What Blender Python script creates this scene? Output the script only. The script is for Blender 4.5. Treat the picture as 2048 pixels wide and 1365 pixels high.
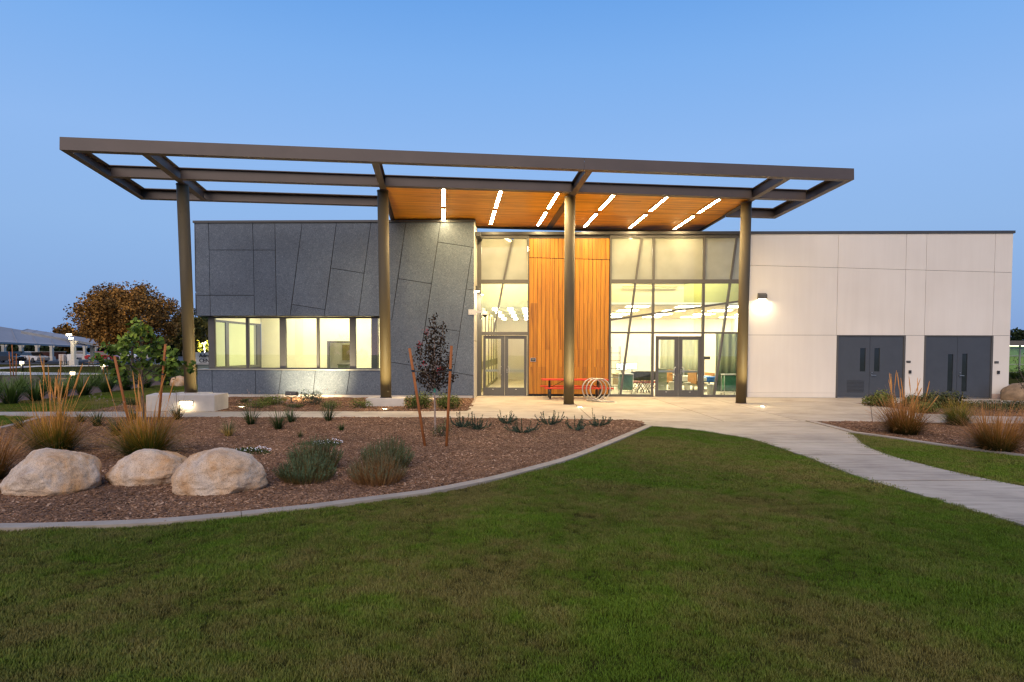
import bpy, bmesh, math, random
import numpy as np
from mathutils import Vector, Matrix, noise
from mathutils.geometry import tessellate_polygon
random.seed(7); rng = np.random.default_rng(7)
for o in list(bpy.data.objects): bpy.data.objects.remove(o)
SC = bpy.context.scene; COL = SC.collection
R = math.radians

# ---------------------------------------------------------------- camera
F_PX, PPX, PPY = 1270.0, 1024.0, 746.15          # lens in pixels of the 2048 px wide photograph
CAM_P = np.array([0.0, -25.634, 1.85]); YAW, PITCH, ROLL = 0.0335, -0.0357, 0.0033
_cy, _sy, _cp, _sp = math.cos(YAW), math.sin(YAW), math.cos(PITCH), math.sin(PITCH)
FWD = np.array([-_sy*_cp, _cy*_cp, _sp]); _r = np.array([_cy, _sy, 0.0]); _u = np.cross(_r, FWD)
RGT = math.cos(ROLL)*_r + math.sin(ROLL)*_u; UPV = -math.sin(ROLL)*_r + math.cos(ROLL)*_u
cam_d = bpy.data.cameras.new('camera'); cam = bpy.data.objects.new('camera', cam_d); COL.objects.link(cam)
m4 = Matrix.Identity(4)
for i in range(3):
    m4[i][0], m4[i][1], m4[i][2], m4[i][3] = RGT[i], UPV[i], -FWD[i], CAM_P[i]
cam.matrix_world = m4
cam_d.sensor_width = 36; cam_d.lens = F_PX/2048*36
cam_d.shift_y = (PPY-682.5)/2048; cam_d.clip_end = 3000; cam_d.clip_start = 0.1
SC.camera = cam

# ---------------------------------------------------------------- sky, sun, exposure
W = bpy.data.worlds.new('World'); SC.world = W; W.use_nodes = True
nt = W.node_tree; nt.nodes.clear()
SUN_EL, SUN_ROT = 1.2, 190.0
sky = nt.nodes.new('ShaderNodeTexSky'); sky.sky_type = 'NISHITA'; sky.sun_disc = False       # the glow of the sun that has just set behind the camera
sky.sun_elevation = R(SUN_EL); sky.sun_rotation = R(SUN_ROT); sky.altitude = 100
sky.air_density = 1.0; sky.dust_density = 0.6; sky.ozone_density = 2.0
tcs = nt.nodes.new('ShaderNodeTexCoord'); sep = nt.nodes.new('ShaderNodeSeparateXYZ'); nt.links.new(tcs.outputs['Generated'], sep.inputs[0])
rp = nt.nodes.new('ShaderNodeValToRGB'); nt.links.new(sep.outputs['Z'], rp.inputs[0])
STOPS = [(0.0, (.185, .340, .65)), (.06, (.220, .385, .715)), (.17, (.262, .448, .785)), (.28, (.265, .465, .84)), (.40, (.195, .415, .83)), (.52, (.110, .325, .77)), (1.0, (.05, .17, .52))]
while len(rp.color_ramp.elements) < len(STOPS): rp.color_ramp.elements.new(.5)
for e_, (p_, c_) in zip(rp.color_ramp.elements, STOPS): e_.position = p_; e_.color = (*c_, 1)
b1 = nt.nodes.new('ShaderNodeBackground'); b1.inputs['Strength'].default_value = 1.0; nt.links.new(rp.outputs[0], b1.inputs['Color'])
b2_ = nt.nodes.new('ShaderNodeBackground'); b2_.inputs['Strength'].default_value = 0.03; nt.links.new(sky.outputs[0], b2_.inputs['Color'])
adds = nt.nodes.new('ShaderNodeAddShader'); wo = nt.nodes.new('ShaderNodeOutputWorld')
nt.links.new(b1.outputs[0], adds.inputs[0]); nt.links.new(b2_.outputs[0], adds.inputs[1]); nt.links.new(adds.outputs[0], wo.inputs['Surface'])
sun_d = bpy.data.lights.new('sun', 'SUN'); sun_d.energy = 2.5; sun_d.angle = R(60); sun_d.color = (1, .77, .55)
sun = bpy.data.objects.new('sun', sun_d); COL.objects.link(sun); sun.location = (0, -60, 40)
_sd = Vector((math.sin(R(SUN_ROT)), math.cos(R(SUN_ROT)), math.tan(R(38))))
sun.rotation_euler = _sd.to_track_quat('Z', 'Y').to_euler()
SC.view_settings.view_transform = 'Standard'; SC.view_settings.look = 'None'
SC.view_settings.exposure = 0.0; SC.view_settings.gamma = 1.0; SC.view_settings.use_curve_mapping = False
SC.render.engine = 'CYCLES'
SC.cycles.use_denoising = True; SC.cycles.filter_width = 1.4; SC.cycles.max_bounces = 7; SC.cycles.diffuse_bounces = 4
SC.cycles.transparent_max_bounces = 12; SC.cycles.sample_clamp_indirect = 6.0
SC.cycles.caustics_reflective = False; SC.cycles.caustics_refractive = False

# ---------------------------------------------------------------- surveying: points of the photograph on real planes
def ray(px, py):
    d = FWD + RGT*((px-PPX)/F_PX) + UPV*((PPY-py)/F_PX); return d
def G(px, py, z=0.0):
    d = ray(px, py); t = (z-CAM_P[2])/d[2]; p = CAM_P+d*t; return Vector((p[0], p[1], z))
def FY(px, py, y=0.0):
    d = ray(px, py); t = (y-CAM_P[1])/d[1]; p = CAM_P+d*t; return Vector(p)
def proj(p):
    d = np.array(p)-CAM_P; z = d@FWD; return (PPX+F_PX*(d@RGT)/z, PPY-F_PX*(d@UPV)/z)

# ---------------------------------------------------------------- object helpers
def tag(o, label, cat, group=None):
    o['label'] = label; o['category'] = cat
    if group: o['group'] = group
    return o
def empty(name, loc=(0, 0, 0), rz=0.0, label=None, cat=None, group=None):
    o = bpy.data.objects.new(name, None); COL.objects.link(o); o.location = loc; o.rotation_euler = (0, 0, rz)
    o.empty_display_size = .2
    if label: tag(o, label, cat, group)
    return o
class MB:
    def __init__(s): s.v = []; s.f = []; s.m = []; s.mi = 0; s.t = None
    def add(s, vs, fs):
        n = len(s.v); s.v += [tuple(v) for v in vs]; s.f += [tuple(i+n for i in f) for f in fs]; s.m += [s.mi]*len(fs); return s
    def box(s, a, b):
        (x0, y0, z0), (x1, y1, z1) = a, b
        x0, x1 = min(x0, x1), max(x0, x1); y0, y1 = min(y0, y1), max(y0, y1); z0, z1 = min(z0, z1), max(z0, z1)
        vs = [(x0,y0,z0),(x1,y0,z0),(x1,y1,z0),(x0,y1,z0),(x0,y0,z1),(x1,y0,z1),(x1,y1,z1),(x0,y1,z1)]
        return s.add(vs, [(0,3,2,1),(4,5,6,7),(0,1,5,4),(1,2,6,5),(2,3,7,6),(3,0,4,7)])
    def obox(s, o, ax, ay, az, a, b):   # box in a frame o, ax, ay, az
        n = len(s.v); s.box(a, b); o, ax, ay, az = map(Vector, (o, ax, ay, az))
        for i in range(n, len(s.v)):
            x, y, z = s.v[i]; s.v[i] = tuple(o+ax*x+ay*y+az*z)
        return s
    def prism(s, poly, vec):            # poly: 3D points; extruded along vec
        n = len(poly); vec = Vector(vec); P = [Vector(p) for p in poly]
        nrm = Vector((0, 0, 0))
        for i in range(n): nrm += P[i].cross(P[(i+1) % n])
        if nrm.dot(vec) > 0: P = P[::-1]
        vs = P+[p+vec for p in P]
        fs = [tuple(range(n)), tuple(range(2*n-1, n-1, -1))]+[(i, i+n, (i+1) % n+n, (i+1) % n) for i in range(n)]
        return s.add(vs, fs)
    def bar(s, a, b, w, d, up=(0, 0, 1)):   # rectangular bar from a to b; w across (side), d along up
        a, b = Vector(a), Vector(b); t = (b-a).normalized(); up = Vector(up); sd = t.cross(up).normalized(); u2 = sd.cross(t)
        L = (b-a).length
        return s.obox(a, t, sd, u2, (0, -w/2, -d/2), (L, w/2, d/2))
    def tube(s, pts, r, n=8, cap=True):
        pts = [Vector(p) for p in pts]; k = len(pts); rs = r if isinstance(r, (list, tuple)) else [r]*k
        base = len(s.v); ref = None; vs = []
        for i, p in enumerate(pts):
            t = (pts[min(i+1, k-1)]-pts[max(i-1, 0)])
            t = t.normalized() if t.length > 1e-9 else Vector((0, 0, 1))
            if ref is None: ref = t.orthogonal().normalized()
            a = (ref-t*ref.dot(t)); a = a.normalized() if a.length > 1e-6 else t.orthogonal().normalized(); ref = a; b = t.cross(a)
            for j in range(n):
                q = 2*math.pi*j/n; vs.append(p+(a*math.cos(q)+b*math.sin(q))*rs[i])
        fs = []
        for i in range(k-1):
            for j in range(n):
                fs.append((i*n+j, i*n+(j+1) % n, (i+1)*n+(j+1) % n, (i+1)*n+j))
        if cap: fs.append(tuple(range(n-1, -1, -1))); fs.append(tuple(range((k-1)*n, k*n)))
        return s.add(vs, fs)
    def lathe(s, prof, n=16, c=(0, 0, 0)):
        vs = []; c = Vector(c)
        for r, z in prof:
            for j in range(n):
                q = 2*math.pi*j/n; vs.append(c+Vector((r*math.cos(q), r*math.sin(q), z)))
        k = len(prof); fs = []
        for i in range(k-1):
            for j in range(n): fs.append((i*n+j, i*n+(j+1) % n, (i+1)*n+(j+1) % n, (i+1)*n+j))
        fs.append(tuple(range(n-1, -1, -1))); fs.append(tuple(range((k-1)*n, k*n)))
        return s.add(vs, fs)
    def sheet(s, poly, z=None):         # flat triangulated polygon facing up
        P = [Vector((p[0], p[1], p[2] if z is None and len(p) > 2 else (z or 0.0))) for p in poly]
        tris = tessellate_polygon([P]); fs = []
        for t in tris:
            a, b, c = (P[i] for i in t)
            fs.append(t if (b-a).cross(c-a).z > 0 else t[::-1])
        return s.add(P, fs)
    def build(s, name, mats, parent=None, smooth=False, loc=None, kind=None, bevel=0.0, attr=None):
        me = bpy.data.meshes.new(name); me.from_pydata(s.v, [], s.f)
        mats = mats if isinstance(mats, (list, tuple)) else [mats]
        for m in mats: me.materials.append(m)
        if len(mats) > 1: me.polygons.foreach_set('material_index', s.m)
        if smooth: me.polygons.foreach_set('use_smooth', [True]*len(me.polygons))
        if attr is not None:
            a = me.attributes.new('t', 'FLOAT', 'POINT'); a.data.foreach_set('value', np.asarray(attr, dtype=np.float32))
        me.update()
        o = bpy.data.objects.new(name, me); COL.objects.link(o)
        if parent is not None: o.parent = parent
        if loc is not None: o.location = loc
        if kind: o['kind'] = kind
        if bevel:
            b = o.modifiers.new('bevel', 'BEVEL'); b.width = bevel; b.segments = 2; b.limit_method = 'ANGLE'; b.angle_limit = R(40)
        return o
def link_mesh(name, me, parent=None, loc=(0, 0, 0), rz=0.0, sc=1.0):
    o = bpy.data.objects.new(name, me); COL.objects.link(o); o.location = loc; o.rotation_euler = (0, 0, rz)
    o.scale = (sc, sc, sc) if not isinstance(sc, (tuple, list)) else sc
    if parent is not None: o.parent = parent
    return o
def copy_tree(o, loc=None, rz=None, sc=None, parent=None):
    c = o.copy(); COL.objects.link(c)
    if parent is not None: c.parent = parent
    if loc is not None: c.location = loc
    if rz is not None: c.rotation_euler = (0, 0, rz)
    if sc is not None: c.scale = (sc, sc, sc) if not isinstance(sc, (tuple, list)) else sc
    for ch in list(o.children): copy_tree(ch, parent=c)
    return c
def inset(poly, d):                      # polygon (2D tuples) shrunk by d
    n = len(poly); A = sum(poly[i][0]*poly[(i+1) % n][1]-poly[(i+1) % n][0]*poly[i][1] for i in range(n))
    sg = 1 if A > 0 else -1; out = []
    def line(i):
        (x0, y0), (x1, y1) = poly[i], poly[(i+1) % n]; L = math.hypot(x1-x0, y1-y0) or 1e-9
        nx, ny = -(y1-y0)/L*sg, (x1-x0)/L*sg
        return (x0+nx*d, y0+ny*d, x1-x0, y1-y0)
    for i in range(n):
        ax, ay, adx, ady = line(i-1); bx, by, bdx, bdy = line(i)
        den = adx*bdy-ady*bdx
        if abs(den) < 1e-6*(math.hypot(adx, ady)*math.hypot(bdx, bdy)): out.append((bx, by)); continue
        t = ((bx-ax)*bdy-(by-ay)*bdx)/den; out.append((ax+adx*t, ay+ady*t))
    return out
def clip(poly, a, b, c):                 # keep a*x+b*y<=c
    out = []; n = len(poly)
    for i in range(n):
        p, q = poly[i], poly[(i+1) % n]; fp = a*p[0]+b*p[1]-c; fq = a*q[0]+b*q[1]-c
        if fp <= 0: out.append((p[0], p[1]))
        if fp*fq < 0:
            t = fp/(fp-fq); out.append((p[0]+(q[0]-p[0])*t, p[1]+(q[1]-p[1])*t))
    return out
def inside(poly, X, Y):
    res = np.zeros(len(X), bool); n = len(poly)
    for i in range(n):
        x0, y0 = poly[i][0], poly[i][1]; x1, y1 = poly[(i+1) % n][0], poly[(i+1) % n][1]
        c = ((y0 > Y) != (y1 > Y)); 
        if y0 != y1: res ^= c & (X < (x1-x0)*(Y-y0)/(y1-y0)+x0)
    return res

# ---------------------------------------------------------------- materials
MATS = {}
def nmat(name):
    m = bpy.data.materials.new(name); m.use_nodes = True; t = m.node_tree; t.nodes.clear()
    out = t.nodes.new('ShaderNodeOutputMaterial'); b = t.nodes.new('ShaderNodeBsdfPrincipled'); t.links.new(b.outputs[0], out.inputs[0])
    MATS[name] = m; return m, t, b, out
def N(t, ty, **kw):
    n = t.nodes.new(ty)
    for k, v in kw.items():
        if k in n.inputs: n.inputs[k].default_value = v
        else: setattr(n, k, v)
    return n
def ramp(t, fac, stops):
    r = t.nodes.new('ShaderNodeValToRGB'); el = r.color_ramp.elements
    while len(el) < len(stops): el.new(0.5)
    for e, (p, c) in zip(el, stops): e.position = p; e.color = (*c, 1) if len(c) == 3 else c
    t.links.new(fac, r.inputs[0]); return r.outputs[0]
def noise_n(t, scale, detail=4, rough=.55, coord='Object', vec=None, stretch=None, dist=0.0):
    if vec is None:
        tc = t.nodes.new('ShaderNodeTexCoord'); vec = tc.outputs[coord] if coord != 'World' else t.nodes.new('ShaderNodeNewGeometry').outputs['Position']
    if stretch:
        mp = t.nodes.new('ShaderNodeMapping'); mp.inputs['Scale'].default_value = stretch; t.links.new(vec, mp.inputs[0]); vec = mp.outputs[0]
    n = N(t, 'ShaderNodeTexNoise', Scale=scale, Detail=detail, Roughness=rough, Distortion=dist); t.links.new(vec, n.inputs['Vector']); return n.outputs['Fac']
def mixc(t, fac, a, b, blend='MIX'):
    m = t.nodes.new('ShaderNodeMix'); m.data_type = 'RGBA'; m.blend_type = blend
    for sock, v in ((m.inputs[0], fac), (m.inputs[6], a), (m.inputs[7], b)):
        if hasattr(v, 'is_linked') or isinstance(v, bpy.types.NodeSocket): t.links.new(v, sock)
        else: sock.default_value = v if not isinstance(v, tuple) else ((*v, 1) if len(v) == 3 else v)
    return m.outputs[2]
def mathn(t, op, a, b=None):
    m = t.nodes.new('ShaderNodeMath'); m.operation = op
    for i, v in enumerate((a, b)):
        if v is None: continue
        if isinstance(v, bpy.types.NodeSocket): t.links.new(v, m.inputs[i])
        else: m.inputs[i].default_value = v
    return m.outputs[0]
def bump(t, b, h, strength=.3, dist=.01):
    n = t.nodes.new('ShaderNodeBump'); n.inputs['Strength'].default_value = strength; n.inputs['Distance'].default_value = dist
    t.links.new(h, n.inputs['Height']); t.links.new(n.outputs[0], b.inputs['Normal'])
def flat(name, col, rough=.6, metal=0.0, var=.12, scale=6.0, bmp=0.0, bscale=80.0, bdist=.004, coord='Object', spec=.5):
    if name in MATS: return MATS[name]
    m, t, b, o = nmat(name)
    n = noise_n(t, scale, 5, .6, coord)
    lo = tuple(max(0, c*(1-var)) for c in col); hi = tuple(min(1, c*(1+var)) for c in col)
    t.links.new(ramp(t, n, [(.3, lo), (.7, hi)]), b.inputs['Base Color'])
    b.inputs['Roughness'].default_value = rough; b.inputs['Metallic'].default_value = metal; b.inputs['Specular IOR Level'].default_value = spec
    if bmp: bump(t, b, noise_n(t, bscale, 4, .6, coord), bmp, bdist)
    return m
def emit(name, col, st):
    if name in MATS: return MATS[name]
    m, t, b, o = nmat(name); b.inputs['Base Color'].default_value = (*col, 1); b.inputs['Emission Color'].default_value = (*col, 1); b.inputs['Emission Strength'].default_value = st
    return m
def glass(name, tint=(.93, .97, .95), refl=.08):
    if name in MATS: return MATS[name]
    m, t, b, o = nmat(name); t.nodes.remove(b)
    tr = N(t, 'ShaderNodeBsdfTransparent'); tr.inputs[0].default_value = (*tint, 1)
    gl = N(t, 'ShaderNodeBsdfGlossy'); gl.inputs['Roughness'].default_value = .01; gl.inputs[0].default_value = (.95, 1, .98, 1)
    fr = N(t, 'ShaderNodeFresnel', IOR=1.5); ad = mathn(t, 'ADD', fr.outputs[0], refl-.04)
    mx = N(t, 'ShaderNodeMixShader'); t.links.new(ad, mx.inputs[0]); t.links.new(tr.outputs[0], mx.inputs[1]); t.links.new(gl.outputs[0], mx.inputs[2]); t.links.new(mx.outputs[0], o.inputs[0])
    return m
def lamp(name, kind, loc, energy, color, parent=None, target=None, **kw):
    d = bpy.data.lights.new(name, kind); d.energy = energy; d.color = color
    for k, v in kw.items(): setattr(d, k, v)
    o = bpy.data.objects.new(name, d); COL.objects.link(o); o.location = loc
    if target is not None: o.rotation_euler = (Vector(target)-Vector(loc)).to_track_quat('-Z', 'Y').to_euler()
    if parent is not None: o.parent = parent
    return o
WARM = (1.0, .74, .38); WARMW = (1.0, .84, .55)
# ---------------------------------------------------------------- facade materials
def grey_panel_mat():
    m, t, b, o = nmat('grey_fibre_panel')
    tc = t.nodes.new('ShaderNodeTexCoord'); oi = t.nodes.new('ShaderNodeObjectInfo')
    n1 = noise_n(t, 20, 4, .66, vec=tc.outputs['Object'], dist=1.6); n2 = noise_n(t, .7, 4, .5, vec=tc.outputs['Object'])
    c = ramp(t, n1, [(.35, (.078, .100, .132)), (.52, (.122, .150, .190)), (.67, (.200, .232, .280))])
    c = mixc(t, .55, c, ramp(t, n2, [(.3, (.6, .6, .6)), (.7, (1, 1, 1))]), 'MULTIPLY')
    c = mixc(t, .6, c, ramp(t, oi.outputs['Random'], [(0, (.80, .80, .82)), (1, (1.06, 1.06, 1.06))]), 'MULTIPLY')
    t.links.new(c, b.inputs['Base Color']); b.inputs['Roughness'].default_value = .62; b.inputs['Specular IOR Level'].default_value = .3
    bump(t, b, n1, .25, .006); return m
def wood_mat(name, axis, tone=1.0):
    m, t, b, o = nmat(name)
    tc = t.nodes.new('ShaderNodeTexCoord'); oi = t.nodes.new('ShaderNodeObjectInfo')
    ad = t.nodes.new('ShaderNodeVectorMath'); ad.operation = 'ADD'; t.links.new(tc.outputs['Object'], ad.inputs[0])
    cb = t.nodes.new('ShaderNodeCombineXYZ'); r30 = mathn(t, 'MULTIPLY', oi.outputs['Random'], 37.0)
    for i in range(3): t.links.new(r30, cb.inputs[i])
    t.links.new(cb.outputs[0], ad.inputs[1])
    st = [9, 9, 9]; st[axis] = .38
    n1 = noise_n(t, 1.0, 5, .6, vec=ad.outputs[0], stretch=tuple(st), dist=.6)
    st2 = [60, 60, 60]; st2[axis] = 1.6
    n2 = noise_n(t, 1.0, 3, .6, vec=ad.outputs[0], stretch=tuple(st2))
    T = tone
    c = ramp(t, n1, [(.28, (.22*T, .080*T, .008*T)), (.42, (.48*T, .195*T, .014*T)), (.60, (.64*T, .275*T, .019*T)), (.8, (.70*T, .33*T, .028*T))])
    c = mixc(t, .35, c, ramp(t, n2, [(.3, (.55, .5, .45)), (.6, (1, 1, 1))]), 'MULTIPLY')
    c = mixc(t, .85, c, ramp(t, oi.outputs['Random'], [(0, (.78, .74, .70)), (.35, (.95, .92, .9)), (.7, (1, 1, 1)), (1, (.88, .88, .86))]), 'MULTIPLY')
    t.links.new(c, b.inputs['Base Color']); b.inputs['Roughness'].default_value = .42; bump(t, b, n2, .12, .003); return m
def stucco_mat():
    m, t, b, o = nmat('white_stucco')
    n1 = noise_n(t, .5, 3, .5, 'World'); n2 = noise_n(t, 120, 3, .6, 'World'); n3 = noise_n(t, 1.0, 4, .6, 'World', stretch=(3.5, 3.5, .25))
    c = ramp(t, n1, [(.3, (.70, .65, .575)), (.7, (.755, .71, .635))])
    c = mixc(t, .22, c, ramp(t, n3, [(.35, (.82, .8, .78)), (.65, (1, 1, 1))]), 'MULTIPLY')
    t.links.new(c, b.inputs['Base Color']); b.inputs['Roughness'].default_value = .85; bump(t, b, n2, .25, .004); return m
M_GREY = grey_panel_mat(); M_WOODV = wood_mat('cedar_cladding', 2, .74); M_WOODH = wood_mat('cedar_soffit', 0, 1.28); M_STUC = stucco_mat()
M_DARK = flat('dark_joint_backing', (.02, .021, .024), .9)  # near-black backing wall, gives the open panel joints their colour
M_FRAME = flat('bronze_frame', (.085, .082, .078), .55, 0, .06)
M_DOORF = flat('grey_door_paint', (.085, .085, .085), .4, .1, .06)
M_DOOR = flat('slate_door_paint', (.055, .064, .078), .45, 0, .08, 2.5)
M_COP = flat('coping_metal', (.07, .07, .072), .45, .4, .08)
M_STEEL = flat('brushed_steel', (.62, .61, .58), .28, 1.0, .08)
M_GLASS = glass('clear_glass'); M_GLASSG = glass('green_partition_glass', (.72, .84, .60), .06)
M_CONC = flat('pale_concrete', (.50, .455, .40), .8, 0, .12, 2.2, .3, 60, .004)
M_CREAM = flat('cream_interior_paint', (.82, .76, .57), .8, 0, .03)
M_CREAM2 = flat('warm_interior_paint', (.82, .68, .36), .8, 0, .03)
M_WHITE = flat('white_interior_paint', (.80, .78, .70), .8, 0, .03)
M_FLOORI = flat('vinyl_floor', (.62, .56, .44), .35, 0, .06, 3)
M_BLACK = flat('black_plastic', (.018, .018, .02), .4, 0, .1)
M_SPAN = None
def spandrel_mat():
    m, t, b, o = nmat('frosted_spandrel_glass')
    n = noise_n(t, .9, 3, .5, 'World'); c = ramp(t, n, [(.35, (.27, .28, .235)), (.65, (.34, .35, .30))])
    t.links.new(c, b.inputs['Base Color']); b.inputs['Roughness'].default_value = .05; b.inputs['Specular IOR Level'].default_value = .6; return m
M_SPAN = spandrel_mat()

# ---------------------------------------------------------------- the building
bld = empty('school_building', (0, 0, 0), 0, 'single storey building with slate grey panels, cedar panel, glass entrance and white wing', 'building')
def bpart(mb, name, mats, parent=None, smooth=False, bevel=0, **kw):
    return mb.build(name, mats, parent or bld, smooth, bevel=bevel, **kw)
GY = -1.335; RECY = -0.92                                  # grey face, recessed window plane
GXL, GXR = FY(388, 448, GY).x, FY(948.5, 620, GY).x
zt, zs = 6.72, FY(600, 632.5, GY).z                        # top of panels, underside of the upper band
zl = FY(600, 741, GY).z; zb0 = .10
xw0, xw1 = FY(393, 680, GY).x, FY(764, 690, GY).x         # window opening
# backing walls
mb = MB()
mb.box((GXL+.03, GY+.035, zs+.01), (GXR-.02, GY+.30, zt-.01)).box((GXL+.03, GY+.30, zs+.05), (GXL+.4, 11, zt-.01))
mb.box((GXL+.10, GY+.035, 0.0), (GXR-.02, GY+.30, zl-.01)).box((xw1+.02, GY+.035, zl-.01), (GXR-.02, GY+.30, zs+.01))
mb.box((GXL+.10, GY+.30, 0), (GXL+.4, 11, zl-.02))
bpart(mb, 'wall', M_DARK)
mb = MB(); mb.box((GXL+.09, GY+.012, -.05), (GXR-.06, GY+.034, zb0)); bpart(mb, 'plinth_strip', M_CONC)
GP = [[(390,448),(417,448),(420,591),(392,591)],[(392,591),(420,591),(420.6,632.5),(393,632.5)],[(417,448),(505,448),(506.5,500.5),(418,500.5)],
 [(418,500.5),(506.5,500.5),(508.5,591),(420,591)],[(420,591),(508.5,591),(509,632.5),(420.6,632.5)],[(505,448),(549.7,448),(550.5,500.5),(506.5,500.5)],
 [(506.5,500.5),(550.5,500.5),(553,632.5),(509,632.5)],[(549.7,448),(604.5,448),(580,632.5),(553,632.5)],[(604.5,448),(673,448),(650,619.5),(583.5,609)],
 [(583.5,609),(650,619.5),(648.5,632.5),(580,632.5)],[(673,448),(742,448),(728,547),(661.5,536.5)],[(661.5,536.5),(728,547),(716.5,632.5),(648.5,632.5)],
 [(742,447.7),(811.7,447.7),(783.5,640),(764,640),(764,632.5),(716.5,632.5)],[(811.7,447.7),(881,447.7),(863,568),(796,557.5)],
 [(796,557.5),(863,568),(837.5,733.5),(764,722),(764,640),(783.5,640)],[(764,722),(837.5,733.5),(828,796.5),(693,794.5),(699.6,741),(764,741)],
 [(881,447.7),(948.3,447.2),(949,495.5),(875.5,484.5)],[(875.5,484.5),(944.6,494.8),(919.5,663),(850.5,652.5)],[(850.5,652.5),(919.5,663),(907.5,745),(837.5,733.5)],
 [(837.5,733.5),(907.5,745),(900,797.0),(828,796.5)],[(944.6,494.8),(949,495.5),(950,581),(932.3,578)],[(932.3,578),(950,581),(951.3,752),(907.5,745),(919.5,663)],
 [(907.5,745),(951.3,752),(951.8,797.2),(900,797.0)],[(394.5,741.5),(424,741.5),(424.6,793.5),(395,793)],[(424,741.5),(511,741.5),(511.5,793.7),(424.6,793.5)],
 [(511,741.5),(563,741.5),(557,794),(511.5,793.7)],[(563,741.5),(631,741.5),(626,794.2),(557,794)],[(631,741.5),(699.6,741.5),(693,794.5),(626,794.2)]]
for i, g in enumerate(GP):
    P = []
    for (px, py) in g:
        v = FY(px, py, GY); z = v.z
        if py < 450: z = zt
        if abs(py-632.5) < .6: z = zs
        if 740 < py < 742: z = zl
        if py > 792.5: z = zb0
        x = v.x
        if px > 947: x = GXR
        P.append((x, z))
    P = inset(P, .0105)
    mb = MB(); mb.prism([(x, GY+.03, z) for x, z in P], (0, -.03, 0)); bpart(mb, 'wall_panel', M_GREY)
# left return panels of the grey wing, coping
for (z0, z1) in ((zs, 4.05), (4.07, zt)):
    for k in range(4):
        mb = MB(); mb.box((GXL+.005, GY+.005+k*2.4, z0+.01), (GXL+.028, GY-.015+(k+1)*2.4, z1-.01)); bpart(mb, 'wall_panel', M_GREY)
mb = MB(); mb.box((GXL-.03, GY-.045, zt), (GXR+.03, GY+.35, zt+.085)).box((GXL-.03, GY+.35, zt), (GXL+.5, 11, zt+.085)); bpart(mb, 'coping', M_COP)
mb = MB(); mb.box((GXL+.4, GY+.3, 6.25), (GXR+.2, 11, 6.4)); bpart(mb, 'roof', M_COP)
# return wall between grey wing and entrance
M_RET = flat('pale_return_panel', (.55, .53, .47), .5, 0, .06)
zc = 6.36
for (z0, z1) in ((.0, 2.2), (2.21, 4.4), (4.41, zt)):
    mb = MB(); mb.box((GXR-.02, GY, z0+.005), (GXR, -.09, z1-.005)); bpart(mb, 'return_panel', M_RET)
mb = MB(); mb.box((GXR-.3, GY+.3, 0), (GXR-.021, 0.2, zt)); bpart(mb, 'wall', M_DARK)
# window band: sill, head, frames, panes
M_SILL = flat('sill_metal', (.36, .35, .31), .4, .5, .05)
mb = MB(); mb.box((GXL+.06, GY-.03, zl), (xw1, RECY+.05, zl+.035)); bpart(mb, 'window_sill', M_SILL)
xg0 = FY(419, 690, RECY).x; xg1 = xw1+.05
zwb, zwt = FY(600, 736, RECY).z, zs-.0
win = empty('window', (0, 0, 0)); win.parent = bld
def wpart(mb, name, mat, bevel=0):
    o = mb.build(name, mat, win, bevel=bevel); return o
mb = MB(); mb.box((xg0, RECY-.05, zl+.036), (xg1, RECY+.06, zwb)); mb.box((xg0, RECY-.05, zwt-.07), (xg1, RECY+.06, zwt)); wpart(mb, 'frame', M_FRAME)
vts = [(418, 431), (493, 498.5), (560.5, 572.5), (634, 639), (700, 704.5), (704.5, 712)]
edges = []
for (a, b2) in vts:
    xa, xb = FY(a, 690, RECY).x, FY(b2, 690, RECY).x
    mb = MB(); mb.box((xa, RECY-.055, zwb), (xb, RECY+.065, zwt-.07)); wpart(mb, 'mullion', M_FRAME); edges.append((xa, xb))
edges.append((xg1, xg1))
for i in range(len(edges)-1):
    if edges[i+1][0]-edges[i][1] < .1: continue
    mb = MB(); mb.box((edges[i][1]-.01, RECY-.004, zwb-.01), (edges[i+1][0]+.01, RECY+.004, zwt-.06)); wpart(mb, 'pane', M_GLASS)
# corner soffit of the upper band and jamb
mb = MB(); mb.box((GXL+.04, GY+.30, zs+.01), (xg1, RECY+.1, zs+.05)); bpart(mb, 'soffit_strip', M_SILL)
mb = MB(); mb.box((xw1, GY+.31, zl+.04), (xw1+.06, RECY+.1, zs)); bpart(mb, 'jamb', M_GREY)
# west side glazing of the corner office with pale green roller shades
zw2 = 2.96; zc1 = zs+.62
mb = MB(); mb.box((xg0, RECY+.07, zl), (xg0+.1, 3.6, zl+.10)).box((xg0, RECY+.07, zw2), (xg0+.1, 3.6, zw2+.07)).box((xg0, 3.2, zl+.1), (xg0+.1, 3.6, zw2)).box((xg0, .24, zl+.1), (xg0+.1, .50, zw2)); bpart(mb, 'side_window_frame', M_FRAME)
mb = MB(); mb.box((xg0+.02, RECY+.07, zw2+.07), (xg0+.1, 3.6, zc1)); bpart(mb, 'interior_wall', M_CREAM)
M_SHADE = flat('green_roller_shade', (.60, .65, .40), .8, 0, .04, 1.2)
for (a, b2) in ((RECY+.07, .24), (.50, 2.95)):
    mb = MB(); mb.box((xg0+.03, a, zl+.1), (xg0+.04, b2, zw2)); bpart(mb, 'pane', M_GLASS)
    mb = MB(); mb.box((xg0+.055, a+.02, zl+.11), (xg0+.06, b2-.02, zw2-.02)); bpart(mb, 'roller_shade', M_SHADE)
mb = MB(); mb.box((xg0+.03, 2.95, zl+.1), (xg0+.04, 3.2, zw2)); bpart(mb, 'pane', M_SPAN)
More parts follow.
